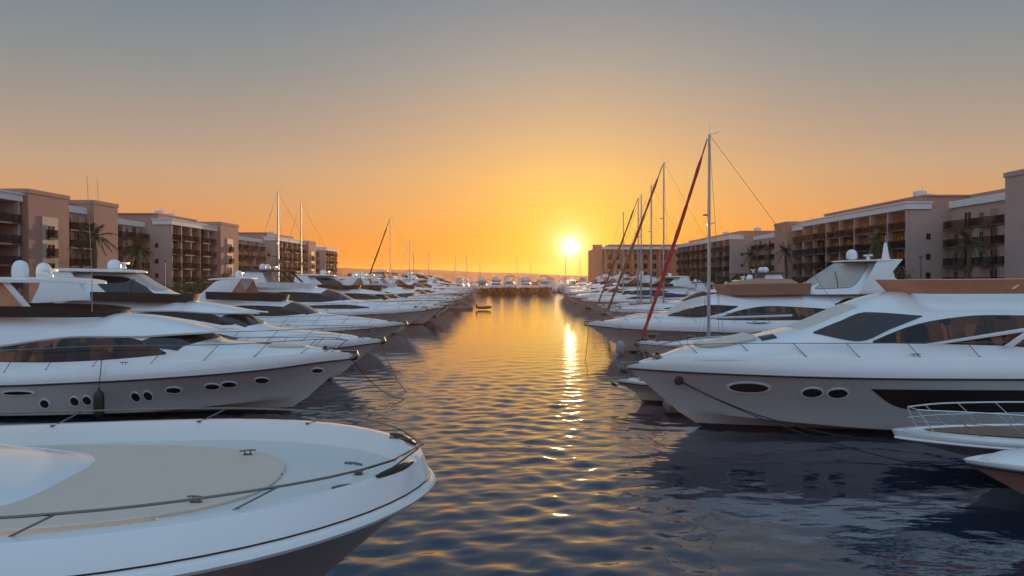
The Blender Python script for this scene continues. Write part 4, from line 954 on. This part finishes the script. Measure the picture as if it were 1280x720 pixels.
# ------------------------------------------------------------------ sailing boats
def sailboat(L=13, B=3.9, mast_s=5.0, H_=15.5, furl=RUSTS, hull_mat=HULL, fs=0.35, furl_r=.085, boom=True, cover=BLUES, name='sailboat', fb=1.3, mast_mat=None):
    c = dict(L=L, B=B, rake=1.7, zc=.5, pc=1.9, p=2.0, D=.62, sheer=[(0, fb+.3), (L*.3, fb+.08), (L, fb)], rub=[(0, fb+.1), (L*.3, fb-.12), (L, fb-.2)], rubr=.02, dd=.05, cap=.06, hull_mat=hull_mat, platform=.5, cleats=(1.2, L*.6),
        supers=[dict(name='coachroof', n=3.6, k=.18, N=30, top=[(L*.16, fb+.2), (L*.24, fb+.42), (L*.42, fb+.58), (L*.68, fb+.62), (L*.69, fb+.2)], w=[(L*.16, .3), (L*.28, .85), (L*.5, 1.15), (L*.69, 1.1)],
            side_windows=[dict(lo=[(L*.32, fb+.24), (L*.6, fb+.24)], hi=[(L*.32, fb+.34), (L*.45, fb+.44), (L*.6, fb+.36)])])],
        rail=dict(h=[(0, .62), (L, .62)], st=[.5, 1.6] + [L*.2*k for k in (1, 2, 3, 4)], end=L*.95, lean=.0, start=.1, r=.011, mid=True))
    root = yacht(c, name=name, detail=2); X = lambda s: L/2-s
    zb = fb+.5; z1 = H_
    g = G(); g.tube([(X(mast_s), 0, zb-.2), (X(mast_s), 0, z1)], .105, 10, r2=.075)
    for y in (-1, 1): g.tube([(X(mast_s)-.02, 0, z1*.62), (X(mast_s)-.12, y*.95, z1*.62+.05)], .025, 5)
    g.tube([(X(mast_s), 0, z1), (X(mast_s)-.5, 0, z1+.12), (X(mast_s)-.55, 0, z1+.2)], .015, 4); g.tube([(X(mast_s), 0, z1), (X(mast_s), 0, z1+.55)], .01, 4)
    g.build('mast', mast_mat or MAST, root)
    # furled sail on the forestay
    a = Vector((X(fs), 0, fb+.55)); b = Vector((X(mast_s)+.12, 0, z1-.25)); n = 26
    g = G(); g.tube([a.lerp(b, i/n)-Vector((0, 0, .22*sin(pi*i/n))) for i in range(n+1)], lambda t: furl_r*(.9+.25*sin(pi*min(1, t*1.4)))*(1 if t < .92 else .45)*(1+.10*sin(t*61)+.07*sin(t*23+1)), 8)
    g.build('furled_sail', furl, root)
    g = G(); g.lathe([(0, 0), (.10, 0), (.11, .05), (.05, .07), (.05, .16), (.11, .18), (.1, .22), (0, .22)], (X(fs), 0, fb+.32), 10); g.tube([(X(fs), 0, fb+.2), tuple(a)], .02, 5); g.build('furling_drum', DARKM, root)
    g = G()
    for y in (-1, 1):
        g.tube([(X(mast_s+.15), y*B*.46, fb), (X(mast_s)-.12, y*.95, z1*.62+.05), (X(mast_s), 0, z1-.2)], .011, 4)
        g.tube([(X(mast_s+.5), y*B*.46, fb), (X(mast_s), 0, z1*.62)], .010, 4)
    for y in (-1, 1):
        g.tube([(X(mast_s)-.03, 0, z1*.33), (X(mast_s)-.10, y*1.15, z1*.33+.03)], .022, 5)
        g.tube([(X(mast_s-.4), y*B*.40, fb), (X(mast_s), 0, z1*.36)], .009, 4)
        g.tube([(X(mast_s)+.02, y*.13, fb+.6), (X(mast_s)+.02, y*.09, z1-.1)], .008, 4)
    g.tube([(X(mast_s)-.05, -.3, z1*.45), (X(mast_s)-.05, -.3, z1*.45)+Vector((0, 0, .4))] if 0 else [(X(mast_s)+.1, 0, z1*.66), (X(mast_s)+.35, 0, z1*.66)], .05, 6)
    g.tube([(X(L-.2), 0, fb), (X(mast_s), 0, z1)], .011, 4); g.build('rigging', WIRE, root)
    if boom:
        g = G(); g.tube([(X(mast_s), 0, fb+1.6), (X(mast_s+L*.36), 0, fb+1.75)], .07, 8); bo = g.build('boom', MAST, root)
        if cover: g = G(); g.tube([(X(mast_s)-.15, 0, fb+1.95), (X(mast_s+L*.12), 0, fb+1.98), (X(mast_s+L*.34), 0, fb+1.88)], .19, 8, r2=.09); g.build('sail_cover', cover, bo)
    return root

# ------------------------------------------------------------------ near boats
GL = 'motor yachts moored stern-to in the left row'; GR = 'motor yachts moored stern-to in the right row'
YA = yacht(CAP_A, 'motor_yacht', 3); YA['category'] = 'yacht'
put_yacht(YA, -6.5, 32.7, -1, 'large white yacht on the left with round portholes, three domes and a hanging black fender', GL)
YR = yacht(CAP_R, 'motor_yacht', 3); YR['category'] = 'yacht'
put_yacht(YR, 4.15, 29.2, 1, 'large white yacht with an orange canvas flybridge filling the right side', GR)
YB = yacht(CAP_B, 'motor_yacht', 2); YB['category'] = 'yacht'
put_yacht(YB, -6.9, 42.2, -1, 'white yacht with enclosed hardtop flybridge and radar dome, second in the left row', GL)
YC = yacht(CAP_C, 'motor_yacht', 2); YC['category'] = 'yacht'
put_yacht(YC, -7.8, 58, -1, 'white yacht with brown flybridge cowl and slanted radar arch, third in the left row', GL)
YD = yacht(CAP_D, 'motor_yacht', 2); YD['category'] = 'yacht'
put_yacht(YD, -8.1, 76, -1, 'white yacht with a dark hardtop, fourth in the left row', GL)
YE = yacht(CAP_E, 'motor_yacht', 2); YE['category'] = 'yacht'
put_yacht(YE, 5.4, 57.5, 1, 'long white yacht with tan flybridge cover, behind the red furled sail', GR)
YF = yacht(CAP_F, 'motor_cruiser', 2); YF['category'] = 'boat'

# foreground bow
CAP_0 = dict(grooves=[11], ports=[(2.3, 2.5, .4, .10)], L=24, B=6.3, rake=3.4, zc=1.2, D=.19, p=2.6, q=.6, ser=-.12, bs=.93, bulge=.02, flare=.9, cap=.16, dd=.30, cleats=(), rubr=.04, rub_mat=WHITE,
    sheer=[(0, 3.34), (1, 3.34), (3, 3.31), (9, 3.2), (24, 3.0)], rub=[(0, 3.02), (2, 2.97), (9, 2.78), (24, 2.5)],
    supers=[dict(name='foredeck_moulding', mat=CREAMG, n=5.0, k=.02, N=70, top=[(.75, 2.98), (.95, 3.05), (3.9, 3.08), (8, 3.02), (9, 2.95)], w=[(.75, .55), (1.1, 1.15), (2, 1.85), (3, 2.22), (5, 2.5), (9, 2.6)], z0=[(0, 2.9), (24, 2.75)],
        pads=[dict(k=[(.95, .05), (1.0, .4), (1.2, .8), (1.8, 1.3), (2.4, 1.55), (2.6, 1.58)], mat=DECK, off=.02, pipe=DECK), dict(k=[(1.7, .04), (1.74, .45), (1.9, .88), (2.3, 1.34), (3, 1.7), (4, 1.92), (4.9, 2.0), (7.5, 2.1)], mat=CUSH, off=.05)]),
      dict(name='cabin', n=2.6, k=.05, N=70, top=[(4.05, 3.07), (4.2, 3.16), (4.9, 3.26), (6.0, 3.40), (6.4, 3.5), (8.4, 4.1), (10.4, 4.5), (20, 4.6)], w=[(4.05, 1.1), (4.35, 1.5), (5, 1.8), (7, 2.0), (20, 2.1)], z0=[(0, 2.98), (24, 2.85)],
        panes=[dict(k=[(0, 6.0, 9.0), (1.0, 6.15, 9.2), (1.7, 6.7, 9.7)], split=[(-1.7, -.62), (-.56, .56), (.62, 1.7)])])],
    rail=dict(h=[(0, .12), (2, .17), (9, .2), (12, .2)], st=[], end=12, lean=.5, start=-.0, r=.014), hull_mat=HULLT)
Y0 = yacht(CAP_0, 'motor_yacht', 1); Y0['category'] = 'yacht'
put_yacht(Y0, -1.08, 8.65, -1, 'white yacht bow with a tan sunpad and steel rail in the left foreground', GL, rot=radians(5))
H0 = Hull(CAP_0)
rail0 = [c for c in Y0.children if c.name.startswith('railing')][0]
for s in (.45, 1.75, 3.45, 5.6, 8.0):
    for sg in (1, -1):
        a = Vector((12-s, sg*(H0.ys(s)-.16), H0.zs(s)-.02)); sb_ = max(.05, s-.42)
        b_ = Vector((12-sb_, sg*(H0.ys(sb_)-.09), H0.zs(sb_)+pchip(CAP_0['rail']['h'])(sb_)))
        g = G(); g.tube([a, b_], .010, 8); g.lathe([(0, 0), (.035, 0), (.035, .01), (.016, .025)], tuple(a), 10); g.build('stanchion', STEEL, rail0)
def fit0(fn, name, mat, **k): g = G(); fn(g); return g.build(name, mat, Y0, **k)
def cleat_at(x, y, z, rz, r=1.0):
    def f(g):
        c_, s_ = cos(rz), sin(rz)
        for d in (-.045, .045): g.tube([(x+c_*d*r, y+s_*d*r, z), (x+c_*d*r, y+s_*d*r, z+.05*r)], .012*r, 8)
        g.tube([(x-c_*.13*r, y-s_*.13*r, z+.055*r), (x-c_*.05*r, y-s_*.05*r, z+.065*r), (x+c_*.05*r, y+s_*.05*r, z+.065*r), (x+c_*.13*r, y+s_*.13*r, z+.055*r)], .013*r, 8)
        g.box(x-.07*r, x+.07*r, y-.03*r, y+.03*r, z-.02, z+.008)
    fit0(f, 'cleat', STEEL)
for sg in (1, -1): cleat_at(12-2.35, sg*1.12, 3.13, .3*sg, .8); cleat_at(12-.9, sg*.55, 3.05, -.5*sg, 1.0)
def wl(g):
    g.lathe([(0, 0), (.09, 0), (.08, .05), (.045, .07), (.06, .11), (0, .12)], (12-.78, .0, 3.03), 16); g.tube([(12-.75, -.05, 3.06), (12-.45, -.05, 3.12), (12-.2, 0, 3.2)], .012, 6)
fit0(wl, 'windlass', STEEL)
for sg in (1, -1):     # dark fairlead openings in the bulwark cap
    def ch(g, sg=sg):
        pts = []
        for i in range(9):
            s = .12+.34*i/8; pts.append((12-s, sg*(H0.ys(s)-.09), H0.zs(s)+.012))
        g.tube(pts, lambda t: .05*sin(pi*min(.999, max(.001, .06+t*.88)))**.4, 8)
    fit0(ch, 'fairlead', RUBBER)

# boats at the right edge
CAP_G = dict(anchor=False, L=12, B=3.1, rake=2.7, zc=.9, pc=1.9, p=2.1, D=.5, q=.8, sheer=[(0, 1.42), (3, 1.35), (12, 1.2)], rub=[(0, 1.22), (3, 1.12), (12, 1.0)], rub_mat=WHITE, dd=.05, cap=.16, cleats=(.7, 3.4),
    supers=[dict(name='coachroof', n=3, k=.1, top=[(4.2, 1.4), (4.8, 1.7), (6, 2.1), (9, 2.2), (9.4, 1.9)], w=[(4.2, .5), (5, 1.0), (9.4, 1.1)])],
    rail=dict(h=[(0, .55), (2, .62), (7, .62)], st=[.9, 1.9, 3.0, 4.2, 5.6], end=7, lean=.75, start=.55, r=.02, mid=True))
STEEL_KEEP = STEEL; STEEL = STEELB
YG = yacht(CAP_G, 'motor_cruiser', 2); STEEL = STEEL_KEEP; YG['category'] = 'boat'
g = G(); Hg = Hull(CAP_G); g.grid([[(6-s, y*(Hg.ys(s)-.42), Hg.zs(s)+.015+.03*(1-y*y)) for y in (-1, -.5, 0, .5, 1)] for s in [.9+.3*i for i in range(22)]]); g.build('teak_deck', TEAK, YG)
put_yacht(YG, 10.1, 21.2, 1, 'bow with a strip of teak deck and steel pulpit at the right edge')
CAP_H = dict(anchor=False, L=8, B=2.6, rake=2.2, zc=.7, D=.55, p=2.2, q=.85, sheer=[(0, 1.5), (2, 1.48), (8, 1.3)], rub=[(0, 1.40), (2, 1.30), (8, 1.1)], hull_mat=HULLR, dd=.05, cap=.1, cleats=(1.2,), bulge=.04,
    supers=[dict(name='foredeck_hump', n=2.4, k=.1, top=[(.5, 1.52), (1.2, 1.66), (3, 1.78), (4.5, 1.8), (5, 2.3), (6, 2.4)], w=[(.5, .3), (1.2, .65), (3, .95), (6, 1.0)])])
YH = yacht(CAP_H, 'motor_boat', 2); YH['category'] = 'boat'
put_yacht(YH, 9.85, 17.4, 1, 'small boat with terracotta hull and white deck at the lower right edge')
# open boat behind the big right bow, with its stern to the channel
CAP_I = dict(L=6.5, B=2.3, rake=1.2, zc=.4, sheer=[(0, 1.05), (6.5, .8)], rub=[(0, .9), (6.5, .62)], dd=.25, cap=.12, cleats=(1.0, 5.8), platform=.4,
    supers=[dict(name='console', n=3, k=.1, top=[(2.6, .8), (3.0, 1.3), (3.6, 1.45), (3.7, 1.0)], w=[(2.6, .3), (3.0, .4), (3.7, .4)], z0=[(0, .6), (6.5, .6)])],
    rail=dict(h=[(0, .45), (6.5, .45)], st=[1, 2.5, 4, 5.4], end=6.3, lean=.0, start=.2, r=.014))
YI = yacht(CAP_I, 'motor_boat', 2); YI['category'] = 'boat'
place(YI, 4.55+3.2, 34.6, 0, 0.0 + pi*0, 'small open white boat poking out behind the big right hand bow', None)
YI.rotation_euler = (0, 0, pi)
g = G(); g.box(0, 3.0, -.6, .6, .12, .38); o = g.build('floating_dock', PONT, None, bevel=.02, smooth=30); o.location = (6.2, 32.2, 0); tag(o, 'small dark floating dock under the big right hand bow', 'dock')

# sailing boats
SA = sailboat(13.5, 4.0, 4.15, 13.7, REDS, cover=None, fb=1.45, furl_r=.10, fs=.3); SA['category'] = 'sailboat'
put_yacht(SA, 7.3, 46.5, 1, 'sailboat with a bright red furled headsail and the tallest mast', 'sailboats in the right row')
SB = sailboat(15.5, 4.2, 6.3, 17.7, RUSTS, fb=1.4, furl_r=.13); SB['category'] = 'sailboat'
put_yacht(SB, 10.0, 86, 1, 'sailboat with a rust brown furled headsail and the second tallest mast', 'sailboats in the right row')
SC_ = sailboat(14, 4.0, 5.4, 16.4, MAST, fb=1.3, furl_r=.028, hull_mat=HULLG); SC_['category'] = 'sailboat'
put_yacht(SC_, 11.3, 96, 1, 'sailboat with bare upright mast directly behind the rust sail', 'sailboats in the right row')
rs = [(11.5, 104, .98, 'sailboat two places beyond the rust furled sail'), (11.8, 112, .93, 'third mast beyond the rust furled sail'), (12.4, 126, .95, 'fourth mast beyond the rust furled sail')]
for x, y, s_, lb in rs: put_yacht(copy_tree(SC_ if y != 112 else SB), x, y, 1, lb, 'sailboats in the right row', s_)
put_yacht(copy_tree(SC_), -29.6, 85, +1, 'sailboat whose mast is the tallest over the left buildings', 'sailboats among the left yachts', .88)
put_yacht(copy_tree(SC_), -30.0, 96, +1, 'sailboat with the second mast against the left buildings', 'sailboats among the left yachts', .87)
put_yacht(copy_tree(SB), -23.3, 120, +1, 'sailboat whose mast stands alone against the orange sky on the left', 'sailboats among the left yachts', .80)
put_yacht(copy_tree(SC_), -23.2, 150, +1, 'sailboat with a faint thin mast right of the lone left mast', 'sailboats among the left yachts', .74)

# ------------------------------------------------------------------ the rows behind
def recolour(root, table):
    for o in root.children:
        for k, mm in table.items():
            if o.name.split('.')[0] == k: o.material_slots[0].link = 'OBJECT'; o.material_slots[0].material = mm
NAVYC = simple('navy_canvas', (.03, .045, .09), .8, bump=.4, bscale=12); GREYCAN = simple('grey_canvas', (.22, .22, .22), .8, bump=.4, bscale=12)
ORD = ['fifth', 'sixth', 'seventh', 'eighth', 'ninth', 'tenth', 'eleventh', 'twelfth', 'thirteenth', 'fourteenth', 'fifteenth', 'sixteenth', 'seventeenth', 'eighteenth', 'nineteenth', 'twentieth']
rn = random.Random(21)
LOOK = {YA.name: 'white yacht with three domes', YB.name: 'white hardtop yacht', YC.name: 'white yacht with brown cowl', YD.name: 'white yacht with dark hardtop', YE.name: 'long white yacht', YF.name: 'small white cruiser', YR.name: 'white yacht with orange canvas'}
seq = [YB, YC, YA, YD, YC, YB, YD, YC, YA, YB, YD, YC, YB, YD, YC, YB]
y = 90.5
for i, src in enumerate(seq):
    bow = -7.3 - (y-90)*.016 + rn.uniform(-.5, .3)
    o = copy_tree(src); lk = LOOK[src.name]
    if i % 4 == 1: recolour(o, {'hull': HULLB}); lk = lk.replace('white', 'navy hulled')
    if i % 3 == 2: recolour(o, {'flybridge_screen': rn.choice((NAVYC, GREYCAN))}); lk = lk.replace(' with brown cowl', '')
    put_yacht(o, bow, y, -1, '%s, %s from the camera in the left row' % (lk, ORD[i]), GL, rn.uniform(.86, 1.02), rot=rn.uniform(-.03, .03)); y += rn.uniform(7.8, 10.6)
seqR = [(YC, 68.5, 8.6, 'fourth'), (YD, 76.5, 9.3, 'fifth'), (YB, 119, 10.2, 'sixth'), (YC, 135, 9.6, 'seventh'), (YB, 144, 10.2, 'eighth'), (YD, 153.5, 10.0, 'ninth'), (YA, 163, 10.3, 'tenth'), (YC, 172, 10.6, 'eleventh'), (YB, 181, 10.9, 'twelfth'), (YC, 190, 11.2, 'thirteenth'), (YD, 200, 11.8, 'fourteenth'), (YB, 210, 12.2, 'fifteenth'), (YC, 219, 12.6, 'sixteenth'), (YA, 228, 13.2, 'seventeenth')]
for src, y, bow, w in seqR:
    o = copy_tree(src)
    if y in (144, 190): recolour(o, {'flybridge_screen': NAVYC})
    put_yacht(o, bow, y, 1, '%s, %s boat from the camera in the right row' % (LOOK[src.name], w), GR, rn.uniform(.9, 1.0))
# second rows against the quays
used = False
for side, bx_, ax, nm in ((1, -44.5, 1, 'left'), (-1, 42.0, 1, 'right')):
    y = 52 if side > 0 else 40
    while y < 236:
        src = rn.choice([YF, YF, YF, YC, YB, YF]); sc = rn.uniform(.85, 1.05)
        if src is not YF: sc *= .8
        if not used and src is YF: o = YF; used = True
        else: o = copy_tree(src)
        if o is not src and rn.random() < .3: recolour(o, {'hull': rn.choice((HULLB, HULLG, HULLT)), 'flybridge_screen': NAVYC})
        L_ = src['L']*sc
        st = -29.0 if side > 0 else 30.5
        put_yacht(o, st-L_ if side > 0 else st+L_, y, side, '', None, sc)
        o['label'] = '%s in the second row near the %s quay, %d metres down the marina' % ({'motor_cruiser': 'small white cruiser'}.get(src.name.split('.')[0], 'white yacht'), nm, round(y)); o['group'] = 'boats moored along the %s quay' % nm
        y += rn.uniform(4.6, 5.6) if src is YF else rn.uniform(5.6, 6.8)
# five yachts closing the far end, bows to the camera
nm5 = ('leftmost', 'second from left', 'middle', 'fourth from left', 'rightmost')
for k, (x, src) in enumerate(((-9.4, YC), (-5.0, YB), (-0.8, YD), (4.4, YB), (10.4, YD))):
    o = copy_tree(src); L_ = src['L']; place(o, x, 244+L_/2*.9, 0, -pi/2, '%s of five yachts facing the camera across the far end' % nm5[k], 'five yachts across the far end', .9); recolour(o, {'hull': HULLB, 'bulwark': (HULLG, HULLB)[k % 2]})  # dark hulls and bulwarks paint in the backlit silhouettes
# distant crowd of boats behind them
k = 0
for row, (yy, step) in enumerate(((270, 5.2), (300, 5.6), (336, 6.2), (380, 7.0))):
    x = -46.0
    while x < 42:
        src = rn.choice([YF, YF, YC, YB, YF]); o = copy_tree(src); sc = .85 if src is not YF else 1.05
        place(o, x+rn.uniform(-.4, .4), yy+rn.uniform(-1, 1), 0, rn.choice((-pi/2, pi/2))+rn.uniform(-.05, .05), 'motor boat in the hazy crowd beyond the five facing yachts', 'hazy crowd of boats at the far end', sc)
        if rn.random() < .6: recolour(o, {'hull': HULLB, 'bulwark': rn.choice((HULLG, HULLB))})  # backlit silhouette put into the hull and bulwark colour
        x += step*rn.uniform(.9, 1.15)
for i, (x, y, s_) in enumerate([(-30, 290, .9), (-18, 318, .8), (-24, 340, .85), (-12, 300, .7), (2, 322, .8), (8, 345, .7), (20, 300, .8), (28, 330, .8), (-38, 310, .9)]):
    o = copy_tree(SC_); place(o, x, y, 0, -pi/2, 'distant sailboat with bare mast in the hazy crowd', 'distant sailboats at the far end', s_)

# piers
def pier(x0, x1, y0, y1, lb):
    root = empty('pier', ((x0+x1)/2, (y0+y1)/2, 0)); w, l = (x1-x0)/2, (y1-y0)/2
    g = G(); g.box(-w, w, -l, l, .28, .44); g.build('walkway', PONT, root, bevel=.02)
    g = G()
    n = max(2, int(max(2*l, 2*w)/4))
    for i in range(n):
        if l > w: y = -l+2*l*(i+.5)/n; g.box(-w+.1, w-.1, y-1.2, y+1.2, -.3, .28)
        else: x = -w+2*w*(i+.5)/n; g.box(x-1.2, x+1.2, -l+.1, l-.1, -.3, .28)
    o = g.build('float', PONTS, root); tag(root, lb, 'pier', 'floating piers'); return root
pier(-28.4, -25.8, 24, 240, 'long floating pier behind the sterns of the left row')
pier(27.2, 29.8, 18, 240, 'long floating pier behind the sterns of the right row')
pier(-28, 30, 262, 264.4, 'floating pier across the far end behind the five yachts')
pier(-11, -6.4, 129.6, 130.6, 'short finger pier sticking out from the left row')
# dinghies at the end of the finger pier
g = G(); pts = []
for i in range(21):
    a = pi*1.5*i/20 - pi*.75; pts.append((1.1*cos(a) if cos(a) > 0 else 1.5*cos(a)*.9, .55*math.copysign(abs(sin(a))**.7, sin(a)), .35+.1*max(0, cos(a))))
DG = empty('dinghy'); g.tube(pts, .2, 10); g.build('tube', RUBBER, DG); g = G(); g.box(-1.1, .9, -.45, .45, .15, .22); g.build('floor_board', PONT, DG)
g = G(); g.box(-1.3, -1.05, -.16, .16, .2, .95); g.build('outboard_motor', DARKM, DG, bevel=.05)
place(DG, -4.6, 130.0, 0, .2, 'dark inflatable dinghy at the end of the left finger pier', None); DG['category'] = 'dinghy'

# fenders, ropes
def fender(x, y, z0, h, r, ztie, mat, lb, grp='fenders hanging from hulls', ty=0.0):
    root = empty('fender', (x, y, z0))
    g = G(); g.lathe([(0, 0), (r*.45, .02), (r*.8, .08), (r, .2), (r, h-.2), (r*.8, h-.08), (r*.3, h), (r*.22, h+.08), (0, h+.08)], (0, 0, 0), 18); g.build('fender_body', mat, root)
    g = G(); g.tube([(0, 0, h+.05), (.01, ty*.5, (h+ztie-z0)/2), (0, ty, ztie-z0)], .018, 6); g.build('fender_rope', ROPE, root); tag(root, lb, 'fender', grp)
fender(-15.55, 30.02, .14, 1.06, .19, 2.78, RUBBER, 'black cylindrical fender hanging on the hull with round portholes', ty=.28)
fender(7.6, 55.95, .05, .9, .3, 2.0, FCLOTH, 'grey cloth covered fender at the bow of the long right yacht')
fender(-13.2, 55.5, .2, .8, .16, 1.9, RUBBER, 'black fender on the third yacht in the left row')
fender(13.0, 44.45, .2, .8, .15, 1.5, BLUES, 'navy fender on the side of the red-sail boat')
fender(10.4, 44.55, .2, .8, .15, 1.5, BLUES, 'second navy fender nearer the bow of the red-sail boat')
def rope(a, b, sag, r, mat, lb, grp='mooring ropes'):
    a, b = Vector(a), Vector(b); n = 30; g = G()
    g.tube([a.lerp(b, i/n)-Vector((0, 0, sag*4*(i/n)*(1-i/n))) - a for i in range(n+1)], r, 6)
    o = g.build('mooring_rope', mat); o.location = a; tag(o, lb, 'rope', grp)
rope((5.95, 28.45, 1.78), (14.3, 25.0, .35), .75, .022, ROPE, 'dark mooring rope sagging from the hole in the big right bow along its hull')
rope((5.95, 28.42, 1.75), (13.2, 21.9, -.05), .45, .018, ROPE, 'long dark rope from the big right bow into the water')
rope((-6.6, 32.6, 2.2), (-4.6, 36.0, -.05), .5, .018, ROPE, 'dark mooring rope from the bow with round portholes into the channel')
rope((-6.9, 42.0, 2.0), (-4.4, 36.6, -.05), .6, .018, ROPE, 'rope from the second left bow crossing the channel edge')
rope((7.4, 46.5, 1.6), (5.6, 40.0, -.05), .4, .018, ROPE, 'bow line of the red-sail boat running into the water')
rope((5.5, 57.3, 2.1), (4.4, 49.0, -.05), .6, .02, ROPE, 'bow line of the long right yacht')
rope((7.5, 46.4, 1.5), (7.2, 38.5, -.05), .3, .016, ROPEL, 'pale rope below the red furled sail')
g = G(); g.lathe([(0, 0), (.17, 0), (.15, .04), (.07, .06), (0, .06)], (0, 0, 0), 14, axis='y'); g.tube([(-.12, -.02, .12), (0, -.06, 0), (.1, -.05, -.1)], .04, 6)
hz = g.build('hawse_fitting', DARKM, YR)
hz.location = (21/2-1.75, 1.0, 1.8)

# ------------------------------------------------------------------ haze
m = bpy.data.materials.new('haze'); m.use_nodes = True; t = m.node_tree; t.nodes.clear()
pv = t.nodes.new('ShaderNodeVolumePrincipled'); pv.inputs['Color'].default_value = (1.0, .60, .30, 1); pv.inputs['Density'].default_value = HAZE_D; pv.inputs['Anisotropy'].default_value = HAZE_G
ou = t.nodes.new('ShaderNodeOutputMaterial'); t.links.new(pv.outputs[0], ou.inputs['Volume'])
g = G(); g.box(-1750, 1750, -80, 1500, -4, 22); hzo = g.build('haze', m, smooth=0); tag(hzo, kind='stuff')
